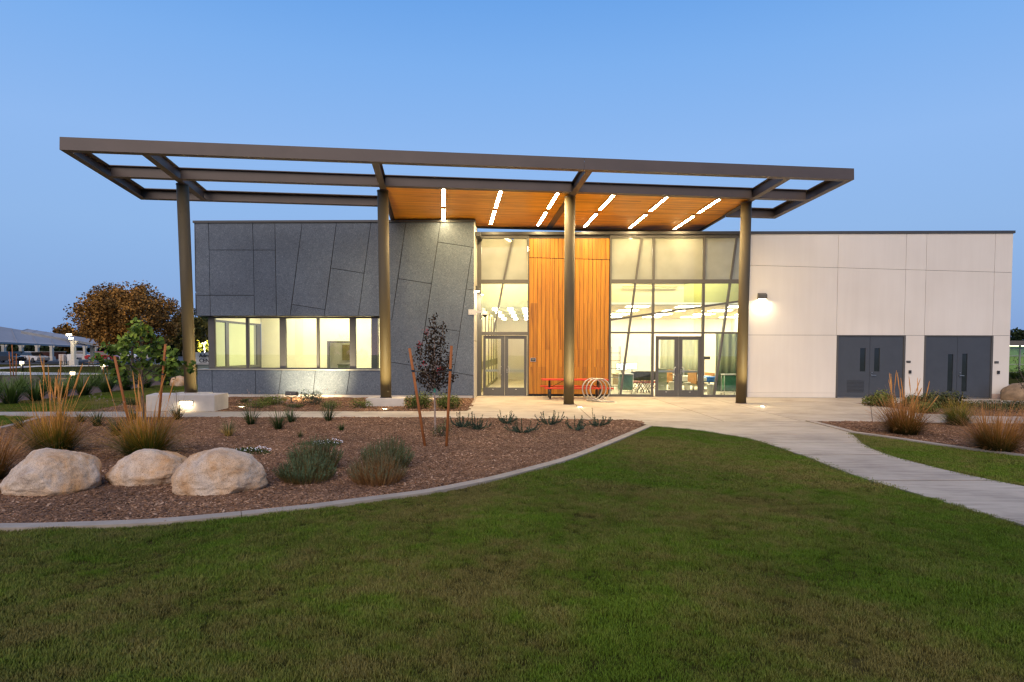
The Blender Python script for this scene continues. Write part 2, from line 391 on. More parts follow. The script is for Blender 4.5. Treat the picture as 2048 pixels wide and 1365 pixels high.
# office interior: floor, ceiling, back wall with a door opening, partition
ox0, ox1, oy1 = xg0+.02, xw1+.5, 3.6
zc1 = zs+.62
dx0, dx1 = FY(657, 700, oy1).x, FY(701, 700, oy1).x; dz = FY(680, 686, oy1).z
mb = MB(); mb.box((ox0, RECY+.07, .02), (ox1, oy1+3.5, .06)); bpart(mb, 'interior_floor', M_FLOORI)
mb = MB(); mb.box((ox0, RECY+.11, zc1), (ox1, oy1+3.5, zc1+.1)); bpart(mb, 'interior_ceiling', M_WHITE)
mb = MB(); mb.box((ox0+.1, oy1, .06), (dx0, oy1+.12, zc1)).box((dx1, oy1, .06), (ox1, oy1+.12, zc1)).box((dx0, oy1, dz), (dx1, oy1+.12, zc1)); mb.box((ox1-.1, RECY+.2, .06), (ox1, oy1, zc1)); bpart(mb, 'interior_wall', flat('pale_yellow_paint', (.85, .79, .57), .8, 0, .03))
mb = MB(); mb.box((dx0-.06, oy1-.03, .06), (dx0+.03, oy1+.14, dz)).box((dx1-.03, oy1-.03, .06), (dx1+.06, oy1+.14, dz)).box((dx0-.06, oy1-.03, dz), (dx1+.06, oy1+.14, dz+.08)); bpart(mb, 'door_frame', M_FRAME)
mb = MB(); mb.box((ox0+.1, oy1+3.3, .06), (ox1, oy1+3.4, zc1)); bpart(mb, 'interior_wall', M_CREAM)
mb = MB(); mb.box((FY(684, 700, oy1+3.2).x, oy1+3.24, FY(690, 721, oy1+3.2).z), (FY(704, 700, oy1+3.2).x, oy1+3.29, FY(690, 690, oy1+3.2).z)); bpart(mb, 'pin_board', flat('olive_pinboard', (.34, .27, .10), .8))

mb = MB(); mb.box((xw1-.6, RECY+.3, .06), (xw1-.35, RECY+.55, zc1)); bpart(mb, 'interior_column', M_FRAME)
LP = emit('ceiling_light_panel', (1.0, .90, .66), 30.0)
for (x, y) in ((-10.6, .6), (-8.6, .6), (-6.6, .6), (-10.6, 2.5), (-8.6, 2.5), (-6.6, 2.5), (dx0+1.2, 5.4)):
    mb = MB(); mb.box((x-.6, y-.3, zc1-.03), (x+.6, y+.3, zc1-.002)); bpart(mb, 'light_panel', LP)
# ---------------------------------------------------------------- entrance glazing and cedar panel (plane Y = 0)
HZ = FY(1300, 476.5, 0).z; ZT = FY(1300, 469, 0).z
xA0, xA1 = GXR+.0, FY(1057.5, 620, 0).x           # left glazing
xC0, xC1 = FY(1219, 620, 0).x, FY(1496, 620, 0).x # right glazing
mb = MB(); mb.box((GXR-.02, -.13, ZT-.02), (xC1+.02, .5, ZT+.09)); bpart(mb, 'coping', M_COP)
mb = MB(); mb.box((GXR-.02, -.05, HZ), (xA1, .12, ZT-.021)).box((xC0, -.05, HZ), (xC1, .12, ZT-.021)).box((xA1, .05, HZ-.3), (xC0, .3, ZT-.021)); bpart(mb, 'header', M_FRAME)
def Z0(py): return FY(1290, py, 0).z
def X0(px, py=640): return FY(px, py, 0).x
def pane(poly, mat, par, name='pane'):
    P = inset(poly, .006); q = MB(); q.prism([(x, .006, z) for x, z in P], (0, -.012, 0)); return q.build(name, mat, par)
def slat(par, p, q, w, name='mullion', y0=-.07, y1=.07):
    (xa, za), (xb, zb) = p, q; dx, dz = xb-xa, zb-za; L = math.hypot(dx, dz); nx, nz = -dz/L*w/2, dx/L*w/2
    b = MB(); b.prism([(xa+nx, y1, za+nz), (xb+nx, y1, zb+nz), (xb-nx, y1, zb-nz), (xa-nx, y1, za-nz)], (0, y0-y1, 0)); return b.build(name, M_FRAME, par)
def split(polys, p, q, g):
    (xa, za), (xb, zb) = p, q; nx, nz = -(zb-za), (xb-xa); L = math.hypot(nx, nz); nx /= L; nz /= L; c = nx*xa+nz*za; out = []
    for P in polys:
        for s_ in (1, -1):
            Q = clip(P, s_*nx, s_*nz, s_*c-g/2)
            if len(Q) > 2: out.append(Q)
    return out
def double_door(par_loc, x0, xm, x1, z1, panes, depth, fm, lab=None):
    d = empty('entrance_door', (0, 0, 0)); d.parent = bld
    if lab: d['label'] = lab
    LT = emit('lit_door_gap', (1, .88, .62), 1.2)
    for (a, b2, pz) in ((x0, xm, panes[0]), (xm, x1, panes[1])):
        a += .006; b2 -= .006; (pa, pb, za, zb) = pz; q = MB()
        q.box((a, -depth, .012), (pa, depth, z1)).box((pb, -depth, .012), (b2, depth, z1)).box((pa, -depth, .012), (pb, depth, za)).box((pa, -depth, zb), (pb, depth, z1)); q.build('door_leaf', fm, d, bevel=.004)
        q = MB(); q.box((pa-.01, -.006, za-.01), (pb+.01, .006, zb+.01)); q.build('pane', M_GLASS, d)
        zz = 1.02; q = MB(); q.box((pa-.05, depth+.03, zz-.04), (pb+.05, depth+.09, zz+.04)); q.build('push_bar', M_STEEL, d)
        s_ = 1 if b2 > xm else -1; hx = xm+s_*.11
        q = MB(); q.tube([(hx+s_*.03, -depth, zz-.17), (hx+s_*.03, -depth-.06, zz-.17), (hx+s_*.08, -depth-.07, zz-.12), (hx+s_*.08, -depth-.07, zz+.12), (hx+s_*.03, -depth-.06, zz+.17), (hx+s_*.03, -depth, zz+.17)], .016, 8); q.build('door_handle', M_STEEL, d, True)
        if s_ > 0:
            q = MB()
            for dz_ in (-.06, .0, .06): q.box((hx-.03, -depth-.012, zz+dz_-.02), (hx+.0, -depth, zz+dz_+.02))
            q.build('lock_plate', M_STEEL, d)
        q = MB(); q.box(((pa+pb)/2-.035, -depth-.004, za-.08), ((pa+pb)/2+.035, -depth, za-.06)); q.build('door_label', M_STEEL, d)
    q = MB(); q.box((x0-.02, -.03, 0.0), (x1+.02, .04, .011)); q.build('threshold', M_STEEL, d)
    return d
# --- left glazing
zu0, zu1, zt1, zt0 = Z0(479.5), Z0(560), Z0(568), Z0(665)
zd = Z0(671.5)
gl = empty('glazed_entrance', (0, 0, 0)); gl.parent = bld
xl, xr = X0(962.5), X0(1055)
for (a, b2) in ((GXR+.0, xl), (xr, xA1)):
    q = MB(); q.box((a, -.08, 0), (b2, .09, HZ)); q.build('jamb', M_FRAME, gl)
for (a, b2) in ((zt1, zu1), (zd, zt0)):
    q = MB(); q.box((xl, -.075, a), (xr, .08, b2)); q.build('transom', M_FRAME, gl)
t0, t1 = (X0(1024.6, 478), zu0), (X0(1007.7, 560), zu1); t2, t3 = (X0(1006, 568), zt1), (X0(987.7, 665), zt0)
slat(gl, t0, t1, .07); slat(gl, t2, t3, .07)
for P in split([[(xl, zu1), (xr, zu1), (xr, HZ), (xl, HZ)]], t0, t1, .06): pane(P, M_SPAN, gl, 'spandrel_pane')
for P in split([[(xl, zt0), (xr, zt0), (xr, zt1), (xl, zt1)]], t2, t3, .06): pane(P, M_GLASS, gl)
double_door(None, X0(966, 780), X0(1009.3, 780), X0(1053.5, 780), zd-.02, ((X0(970.5, 740), X0(1001.8, 740), Z0(777), Z0(679)), (X0(1016.2, 740), X0(1048, 740), Z0(777), Z0(679))), .028, M_DOORF)
# --- cedar panel between the glazings
wood = empty('cedar_panel', (0, 0, 0)); wood.parent = bld
mb = MB(); mb.box((xA1+.001, -.005, .0), (xC0-.001, .3, HZ)); mb.build('backing', M_DARK, wood)
npl = 19; wpl = (xC0-xA1-.03)/npl
for i in range(npl):
    xa = xA1+.015+i*wpl; xb = xa+wpl-.013; f = i/(npl-1)
    zj = FY(1057, 516.6+4.2*f, 0).z
    cuts = [.09]+sorted(random.sample([Z0(640), Z0(607), Z0(700), Z0(735)], random.choice([1, 1, 2, 2])))+[zj]
    segs = [(cuts[k], cuts[k+1]-.002) for k in range(len(cuts)-1)]+[(zj+.022, HZ-.02)]
    for (za, zb) in segs:
        q = MB(); q.box((xa, -.034+random.uniform(-.003, .003), za+.001), (xb, -.006, zb)); q.build('plank', M_WOODV, wood)
# --- right glazing
gr = empty('glazed_entrance', (0, 0, 0)); gr.parent = bld
xl2, xr2 = X0(1222), X0(1493)
zU0, zU1, zT1, zT0, zD1 = Z0(478), Z0(559.7), Z0(567.5), Z0(667), Z0(670.2)
for (a, b2) in ((xC0, xl2), (xr2, xC1)):
    q = MB(); q.box((a, -.08, 0), (b2, .09, HZ)); q.build('jamb', M_FRAME, gr)
v1, v2 = X0(1305.7), X0(1406)
for v in (v1, v2):
    for (a, b2) in ((0, zT0-.012), (zT0+.06, zT1), (zU1, HZ)):
        q = MB(); q.box((v-.045, -.078, a), (v+.045, .085, b2)); q.build('mullion', M_FRAME, gr)
for (a, b2) in ((zT1, zU1), (zT0-.012, zT0+.06)):
    q = MB(); q.box((xl2, -.082, a), (xr2, .082, b2)); q.build('transom', M_FRAME, gr)
for (a, b2) in ((xl2, v1-.045), (v2+.045, xr2)):
    q = MB(); q.box((a, -.07, 0), (b2, .08, .09)); q.build('sill', M_FRAME, gr)
A0, A1 = (X0(1282.6, 478), HZ), (X0(1240.6, 789), .05); B0, B1 = (X0(1473, 479), HZ), (X0(1427.6, 789), .05)
D0, D1 = (X0(1220, 640), Z0(640.5)), (X0(1493, 601), FY(1493, 601, 0).z)
def seg(a, b2, z0_, z1_):
    f = lambda z: a[0]+(b2[0]-a[0])*(z-a[1])/(b2[1]-a[1]); return (f(z0_), z0_), (f(z1_), z1_)
for (a, b2) in ((A0, A1), (B0, B1)):
    for (z0_, z1_) in ((zU1, HZ), (zT0+.06, zT1), (.09, zT0-.012)):
        p, q_ = seg(a, b2, z0_, z1_); slat(gr, p, q_, .075, y0=-.079, y1=.076)
slat(gr, D0, D1, .075, 'transom', -.074, .073)
cols = [(xl2, v1-.045), (v1+.045, v2-.045), (v2+.045, xr2)]
for k, (a, b2) in enumerate(cols):
    ln = [(A0, A1), None, (B0, B1)][k]
    P = [[(a, zU1), (b2, zU1), (b2, HZ), (a, HZ)]]
    if ln: P = split(P, *ln, .06)
    for p in P: pane(p, M_SPAN, gr, 'spandrel_pane')
    P = split([[(a, zT0+.06), (b2, zT0+.06), (b2, zT1), (a, zT1)]], D0, D1, .06)
    if ln: P = split(P, *ln, .06)
    for p in P: pane(p, M_GLASS, gr)
    if k != 1:
        for p in split([[(a, .09), (b2, .09), (b2, zT0-.012), (a, zT0-.012)]], *ln, .06): pane(p, M_GLASS, gr)
double_door(None, X0(1310, 780), X0(1356.3, 780), X0(1403, 780), zD1-.05, ((X0(1316.8, 740), X0(1348.5, 740), Z0(780.5), Z0(680)), (X0(1364.2, 740), X0(1395.7, 740), Z0(780.5), Z0(680))), .028, M_DOORF)
# ---------------------------------------------------------------- white wing
xW0, xW1 = xC1, FY(2021, 640, 0).x
ZW = ZT
dA = (X0(1674, 740), X0(1739.5, 740), X0(1808, 740)); dB = (X0(1849, 740), X0(1914.5, 740), X0(1983, 740)); zdo = FY(1740, 671, 0).z
mb = MB(); mb.box((xW0+.02, .05, 0), (dA[0]-.0, .3, zdo)).box((dA[2], .05, 0), (dB[0], .3, zdo)).box((dB[2], .05, 0), (xW1-.01, .3, zdo)).box((xW0+.02, .05, zdo), (xW1-.01, .3, ZW)).box((xW1-.31, .3, 0), (xW1-.01, 14, ZW))
bpart(mb, 'wall', M_DARK)
jx = [xW0+.005, FY(1673.5, 640, 0).x, FY(1809, 640, 0).x, FY(1849.5, 640, 0).x, FY(1986, 640, 0).x, xW1]
def zj2(x): a, b2 = FY(1502, 531, 0), FY(2020, 545.5, 0); return a.z+(b2.z-a.z)*(x-a.x)/(b2.x-a.x)
for i in range(5):
    a, b2 = jx[i]+.006, jx[i+1]-.006
    if i == 4: b2 = xW1
    P = [(a, zj2(a)+.006), (b2, zj2(b2)+.006), (b2, ZW-.005), (a, ZW-.005)]
    q = MB(); q.prism([(x, .048, z) for x, z in P], (0, -.05, 0)); bpart(q, 'stucco_panel', M_STUC)
    P = [(a, zdo+.006), (b2, zdo+.006), (b2, zj2(b2)-.006), (a, zj2(a)-.006)]
    q = MB(); q.prism([(x, .048, z) for x, z in P], (0, -.05, 0)); bpart(q, 'stucco_panel', M_STUC)
    if i in (0, 2, 4):
        l0, l1 = a, b2
        if i == 2: l0, l1 = dA[2]+.04, dB[0]-.04
        if i == 4: l0 = dB[2]+.04
        if i == 0: l1 = dA[0]-.04
        q = MB(); q.box((l0, -.002, .19), (l1, .048, zdo-.006)); bpart(q, 'stucco_panel', M_STUC)
        q = MB(); q.box((l0, .0, .0), (l1, .048, .184)); bpart(q, 'base_panel', flat('stained_base', (.50, .38, .31), .85, 0, .25, 4) if i == 4 else M_STUC)
for k in range(4):
    q = MB(); q.box((xW1-.008, .05+k*3.4, 0), (xW1+.02, 3.43+k*3.4, ZW-.005)); bpart(q, 'stucco_panel', M_STUC)
q = MB(); q.box((xW0+.03, -.04, ZW), (xW1+.06, .4, ZW+.10)).box((xW1-.3, .4, ZW), (xW1+.06, 14, ZW+.10)); bpart(q, 'coping', M_COP)
q = MB(); q.box((GXR-.3, .3, 6.15), (xW1-.3, 14, 6.3)); bpart(q, 'roof', M_COP)
q = MB(); q.box((GXL+.4, 13.8, 0), (xW1-.3, 14, 6.3)); bpart(q, 'wall', M_STUC)
q = MB(); q.box((GXL+.03, 11, 0), (GXL+.4, 14, 6.3)); bpart(q, 'wall', M_DARK)
M_DGL = flat('dark_vision_glass', (.022, .03, .033), .08, 0, .1)
def steel_door(xs, wins, louv, hx, name='steel_door'):
    d = empty(name, (0, 0, 0)); d.parent = bld
    q = MB(); q.box((xs[0]-.035, -.012, 0), (xs[0]+.035, .12, zdo-.04)).box((xs[2]-.035, -.012, 0), (xs[2]+.035, .12, zdo-.04)).box((xs[0]-.035, -.012, zdo-.04), (xs[2]+.035, .12, zdo)); q.build('door_frame', M_FRAME, d)
    for k in range(2):
        a, b2 = xs[k]+(.04 if k == 0 else .005), xs[k+1]-(.04 if k == 1 else .005); wa, wb, wz0, wz1 = wins[k]
        q = MB(); y0, y1 = .02, .07
        q.box((a, y0, .03), (wa, y1, zdo-.045)).box((wb, y0, .03), (b2, y1, zdo-.045)).box((wa, y0, .03), (wb, y1, wz0)).box((wa, y0, wz1), (wb, y1, zdo-.045)); q.build('door_leaf', M_DOOR, d)
        q = MB(); q.box((wa-.01, .055, wz0-.01), (wb+.01, .06, wz1+.01)); q.build('vision_pane', M_DGL, d)
        q = MB(); q.box((a, .012, .008), (b2, .05, .028)); q.build('threshold', M_STEEL, d)
        if louv and k == 0:
            q = MB(); lw0, lw1 = X0(1694, 780), X0(1728, 780)
            for s_ in range(9):
                z = .22+s_*.055; q.add([(lw0, .0205, z), (lw1, .0205, z), (lw1, .004, z+.03), (lw0, .004, z+.03), (lw1, .0195, z+.034), (lw0, .0195, z+.034)], [(0, 1, 2, 3), (3, 2, 4, 5)])
            q.build('louvre', M_DOOR, d)
    z = FY(1745, 751, 0).z; q = MB(); q.box((hx, -.02, z-.03), (hx+.03, .02, z+.03)).box((hx+.0, -.045, z-.012), (hx+.17, -.02, z+.012)).box((hx+.01, -.012, z+.10), (hx+.04, .02, z+.13)); q.build('door_handle', M_STEEL, d)
steel_door(dA, ((X0(1720.5, 720), X0(1731.5, 720), FY(1725, 743.5, 0).z, FY(1725, 696.8, 0).z), (X0(1749, 720), X0(1760, 720), FY(1755, 743.5, 0).z, FY(1755, 696.8, 0).z)), True, X0(1742.5, 751))
steel_door(dB, ((X0(1896, 740), X0(1906.5, 740), FY(1900, 783.5, 0).z, FY(1900, 709, 0).z), (X0(1924.5, 740), X0(1935, 740), FY(1930, 783.5, 0).z, FY(1930, 708, 0).z)), False, X0(1918.5, 751))
# ---------------------------------------------------------------- fixtures on the walls (top-level: they can be unscrewed and lifted away)
M_SIGN = flat('black_sign_plate', (.02, .02, .022), .5); M_SIGNT = flat('grey_sign_relief', (.25, .24, .22), .5)
def plate(name, px0, py0, px1, py1, label, cat, y=-.0025, relief=True, th=.018, grp=None):
    a, b2 = FY(px0, py1, y), FY(px1, py0, y); r = empty(name, (a.x, y, a.z), 0, label, cat, grp); w, h = b2.x-a.x, b2.z-a.z
    q = MB(); q.box((0, -th, 0), (w, 0, h)); q.build('plate', M_SIGN, r, bevel=.003)
    if relief:
        q = MB(); q.box((w*.15, -th-.003, h*.42), (w*.85, -th, h*.60)); q.build('relief_strip', M_SIGNT, r)
    return r
plate('room_sign', 1812.5, 722, 1821, 726, 'small black room sign on white wall between the two slate double doors', 'sign')
plate('room_sign', 1988.5, 723, 1997, 727.2, 'small black room sign on white wall right of the far right double door', 'sign')
plate('card_reader', 1817, 741, 1822, 747.3, 'dark card reader on white wall between the two slate double doors', 'card reader', relief=False, th=.04)
plate('card_reader', 1993.5, 742, 1998.7, 748.2, 'dark card reader on white wall near the right end of the building', 'card reader', relief=False, th=.04)
r = plate('room_sign', 1061.5, 717, 1071, 723, 'small pale framed room sign on the cedar planks beside the left glass door', 'sign', y=-.036)
q = MB(); a, b2 = FY(1061.5, 723, -.036), FY(1071, 717, -.036); w, h = b2.x-a.x, b2.z-a.z
q.box((-.015, -.012, -.015), (w+.015, -.001, 0)).box((-.015, -.012, h), (w+.015, -.001, h+.015)).box((-.015, -.012, 0), (0, -.001, h)).box((w, -.012, 0), (w+.015, -.001, h)); q.build('sign_frame', M_STEEL, r)
def wall_pack(px, py, label, y=-.002, wpx=16, e=60):
    c = FY(px, py, y); r = empty('wall_light', (c.x, y, c.z), 0, label, 'wall light'); w = .32
    q = MB(); q.prism([(-w/2, 0, .12), (-w/2, -.06, .12), (-w/2, -.20, .05), (-w/2, -.20, -.09), (-w/2, -.16, -.12), (-w/2, 0, -.12)], (w, 0, 0)); q.build('housing', M_FRAME, r, bevel=.006)
    q = MB(); q.box((-w/2+.03, -.15, -.128), (w/2-.03, -.03, -.121)); q.build('lens', emit('warm_lens', WARMW, 60), r)
    l = lamp('lamp', 'AREA', (0, -.10, -.135), e, WARMW, r, size=.2); l.rotation_euler = (R(-14), 0, 0); l.data.shape = 'SQUARE'
    return r
wall_pack(1523, 593, 'square bronze wall light shining down on the white wall right of the fourth column', e=48)
# sconce on the return wall + camera
cz = FY(957, 578, -.7).z; r = empty('wall_light', (GXR+.002, -.72, cz), R(90), 'small bronze wall light on the pale return wall beside the left glass doors', 'wall light')
q = MB(); q.prism([(-.13, 0, .10), (-.13, -.05, .10), (-.13, -.17, .04), (-.13, -.17, -.08), (-.13, 0, -.10)], (.26, 0, 0)); q.build('housing', M_FRAME, r)
q = MB(); q.box((-.10, -.14, -.105), (.10, -.02, -.1)); q.build('lens', emit('warm_lens', WARMW, 60), r)
lamp('lamp', 'AREA', (0, -.09, -.115), 80, WARMW, r, size=.16)
a = FY(937, 631, GY); b2 = FY(952, 619, GY)
r = empty('security_camera', (a.x, GY-.003, a.z), 0, 'white bracket with a downward dome camera on the corner of the grey wall', 'camera')
M_WP = flat('white_powder_coat', (.62, .60, .56), .45, 0, .05)
q = MB(); q.box((0, -.03, .02), (.30, 0, .22)); q.build('mounting_plate', M_WP, r, bevel=.004)
q = MB(); 
for dx in (.05, .12):
    for dz in (.06, .18): q.lathe([(.012, 0), (.012, .006)], 8, (dx, -.036, dz))
q.build('bolt', M_FRAME, r)
q = MB(); q.bar((.29, -.04, .12), (.62, -.16, .12), .05, .07); q.build('arm', M_WP, r, bevel=.004)
q = MB(); q.lathe([(.02, .14), (.10, .10), (.135, .02), (.14, 0)], 20, (.64, -.17, -.0)); q.build('shade', M_WP, r, True)
q = MB(); q.lathe([(.085, 0), (.08, -.035), (.06, -.06), (.02, -.08)], 20, (.64, -.17, -.002)); q.build('dome', flat('smoked_dome', (.02, .02, .02), .1), r, True)
q = MB(); q.tube([(.48, -.12, .09), (.45, -.16, .0), (.47, -.16, -.15)], .012, 6); q.build('cable', M_BLACK, r, True)
# ---------------------------------------------------------------- canopy: tilted steel frame on four leaning columns
PA, PB, PW, PD, BH = 0.1446, -0.0534, 22.73, 4.645, 0.345
PO = Vector((-12.678, -8.886, 7.164)); CV = 2.722; CU = [2.08, 8.255, 14.424, 20.62]
E1 = Vector((math.cos(PA), math.sin(PA), -.0022)).normalized()
h2 = Vector((-math.sin(PA), math.cos(PA), 0)); E2 = (h2*math.cos(PB)+Vector((0, 0, 1))*math.sin(PB)).normalized()
E3 = E1.cross(E2).normalized(); E2 = E3.cross(E1).normalized()
can = empty('entrance_canopy', (0, 0, 0), 0, 'brown steel canopy frame with cedar soffit and linear lights on four leaning round columns', 'canopy')
def CP(u, v, w=0.0): return PO+E1*u+E2*v+E3*w
def onsoffit(px, py, w=0.0):
    d = ray(px, py); n = np.array(E3); t = ((np.array(CP(0, 0, w))-CAM_P)@n)/(d@n); p = Vector(CAM_P+d*t)-PO; return p.dot(E1), p.dot(E2)
M_BRN = flat('dark_bronze_steel', (.088, .066, .056), .5, .1, .10, 1.3)
def column_mat():
    m, t, b, o = nmat('bronze_column_paint')
    n = noise_n(t, 1.0, 4, .6, 'World', stretch=(3, 3, .6)); c = ramp(t, n, [(.3, (.088, .066, .032)), (.7, (.112, .084, .040))]); t.links.new(c, b.inputs['Base Color'])
    b.inputs['Roughness'].default_value = .6; b.inputs['Specular IOR Level'].default_value = .35; return m
M_COLM = column_mat()
def cbox(name, u0, u1, v0, v1, w0, w1, mat, parent=None):
    q = MB(); q.obox(PO, E1, E2, E3, (min(u0, u1), min(v0, v1), w0), (max(u0, u1), max(v0, v1), w1)); return q.build(name, mat, parent or can)
def ibeam(name, along, a, b2, c, w=.20, closed=0):   # I profile; along 'u' (at v=c) or 'v' (at u=c); closed=+1/-1 channel web on that side
    q = MB(); tf, tw = .022, .014
    def bx(s0, s1, w0, w1):
        if along == 'u': q.obox(PO, E1, E2, E3, (a, c+s0, w0), (b2, c+s1, w1))
        else: q.obox(PO, E1, E2, E3, (c+s0, a, w0), (c+s1, b2, w1))
    bx(-w/2, w/2, 0, tf); bx(-w/2, w/2, BH-tf, BH)
    if closed: bx(closed*(w/2-tw) if closed > 0 else -w/2, w/2 if closed > 0 else -w/2+tw, tf, BH-tf)
    else: bx(-tw/2, tw/2, tf, BH-tf)
    return q.build(name, M_BRN, can)
# perimeter and mid beams
hw = .10
mv = onsoffit(300, 355.5)[1]
MID = max(1.6, min(mv+hw, CV-.35))
ribs = [CU[0]+.02, CU[1]+.02, CU[2]+.05, CU[3]+.05]
q = MB(); seam = onsoffit(1175, 330)[0]
for (a, b2) in ((0, seam-.004), (seam+.004, PW)):
    q = MB(); q.obox(PO, E1, E2, E3, (a, 0, 0), (b2, .014, BH)); q.obox(PO, E1, E2, E3, (a, .0145, 0), (b2, .20, .022)); q.obox(PO, E1, E2, E3, (a, .0145, BH-.022), (b2, .20, BH)); q.build('front_beam', M_BRN, can)
ibeam('back_beam', 'u', .2, CU[1]-.04, PD-hw, closed=1); ibeam('back_beam', 'u', CU[3]+.15, PW-.2, PD-hw, closed=1)
ibeam('side_beam', 'v', .201, PD, hw, closed=-1); ibeam('side_beam', 'v', .201, PD, PW-hw, closed=1)
cbox('end_plate', .0145, .1995, PD-.014, PD-.0005, .0225, BH-.0225, M_BRN); cbox('end_plate', PW-.1995, PW-.0145, PD-.014, PD-.0005, .0225, BH-.0225, M_BRN)
us = [.2]+ribs+[PW-.2]
for i in range(len(us)-1):
    a, b2 = us[i]+(.102 if i else .002), us[i+1]-(.102 if i < len(us)-2 else .002)
    ibeam('mid_beam', 'u', a, b2, MID)
for u in ribs: ibeam('rib', 'v', .201, PD-.201, u)
# extra roof deck above the soffit
SU0, SU1 = CU[1]+.12, CU[3]+.02
SV0, SV1 = MID+.13, 7.25
q = MB(); q.obox(PO, E1, E2, E3, (SU0-.06, SV0-.02, .085), (SU1+.02, SV1+.02, .30)); q.build('roof_deck', M_BRN, can)
rw = .138; nr = int((SV1-SV0)/rw)
for i in range(nr):
    v0 = SV0+i*rw; cuts = [SU0, CU[2]-.07]
    mids = sorted(random.uniform(SU0+1, CU[2]-1) for _ in range(1)); mids2 = [random.uniform(CU[2]+1, SU1-1)]
    spans = [(SU0, mids[0]-.002), (mids[0]+.002, CU[2]-.07), (CU[2]+.17, mids2[0]-.002), (mids2[0]+.002, SU1)]
    for (a, b2) in spans:
        q = MB(); L = b2-a; q.box((0, 0, 0), (L, rw-.012, .03)); o = q.build('soffit_plank', M_WOODH, can)
        mt = Matrix.Identity(4); p = CP(a, v0, .045+random.uniform(-.002, .002))
        for r_ in range(3): mt[r_][0], mt[r_][1], mt[r_][2], mt[r_][3] = E1[r_], E2[r_], E3[r_], p[r_]
        o.matrix_world = mt
# ribs carried on under the soffit at the third column and along both soffit edges, fascia at the back
cbox('soffit_rib', CU[2]-.06, CU[2]+.16, MID+.2, SV1, .02, .08, M_BRN)
cbox('soffit_edge', SU1+.021, SU1+.12, PD, SV1+.02, -.0, .30, M_BRN); cbox('soffit_edge', SU0-.16, SU0-.061, PD, SV1+.02, -.0, .30, M_BRN)
cbox('soffit_fascia', SU0-.06, SU1+.02, SV1+.021, SV1+.08, -.01, .30, M_BRN)
# linear light fixtures under the soffit
M_TUBE = emit('linear_light_lens', (1.0, .74, .36), 205.0)
LN = [((887,380),(887,414),(887,420),(887,441)),((1000,384),(991,418),(988,423),(984,450)),((1116,388),(1096,419),(1091,426),(1077,453)),((1225,392),(1199,422),(1193,429),(1171,455.5)),((1333,396),(1299,424),(1292,431),(1261,458)),((1439,400),(1395,428),(1387,434),(1350,460))]
for ln in LN:
    U = [onsoffit(*p, w=-.02) for p in ln]; u = sum(x[0] for x in U)/4
    for (a, b2) in ((U[0][1], U[1][1]), (U[2][1], U[3][1])):
        fx = empty('linear_light', (0, 0, 0)); fx.parent = can
        q = MB(); q.obox(PO, E1, E2, E3, (u-.058, a, .0), (u+.058, b2, .05)); q.build('light_housing', M_FRAME, fx)
        q = MB(); q.add([PO+E1*x_+E2*y_+E3*-.002 for x_, y_ in ((u-.052, a+.02), (u-.052, b2-.02), (u+.052, b2-.02), (u+.052, a+.02))], [(0, 1, 2, 3)]); q.build('light_lens', M_TUBE, fx)
# columns
BASEZ = [.45, .262, .0, .0]; COLBASE = []
for k in range(4):
    T = CP(CU[k], CV, -.004); hd = T.z-BASEZ[k]; Bp = T+(h2*.0402+Vector((math.cos(PA), math.sin(PA), 0))*.0083-Vector((0, 0, 1)))*hd; COLBASE.append(Bp)
    ax = (T-Bp).normalized()
    q = MB(); n = 40; vs = []
    for (P, extra) in ((Bp, 0), (T, .0)):
        for j in range(n):
            g = 2*math.pi*j/n; vs.append(P+(E1*math.cos(g)+h2*math.sin(g))*.178)
    fs = [(j, (j+1) % n, n+(j+1) % n, n+j) for j in range(n)]+[tuple(range(n-1, -1, -1)), tuple(range(n, 2*n))]; q.add(vs, fs)
    c = q.build('column', M_COLM, can, True)
    q = MB(); q.lathe([(.2, -.0), (.2, .02)], 32, Bp); q.build('base_plate', M_BRN, c)
    q = MB(); q.lathe([(.19, -.03), (.19, .003)], 32, T); q.build('cap_plate', M_BRN, c)
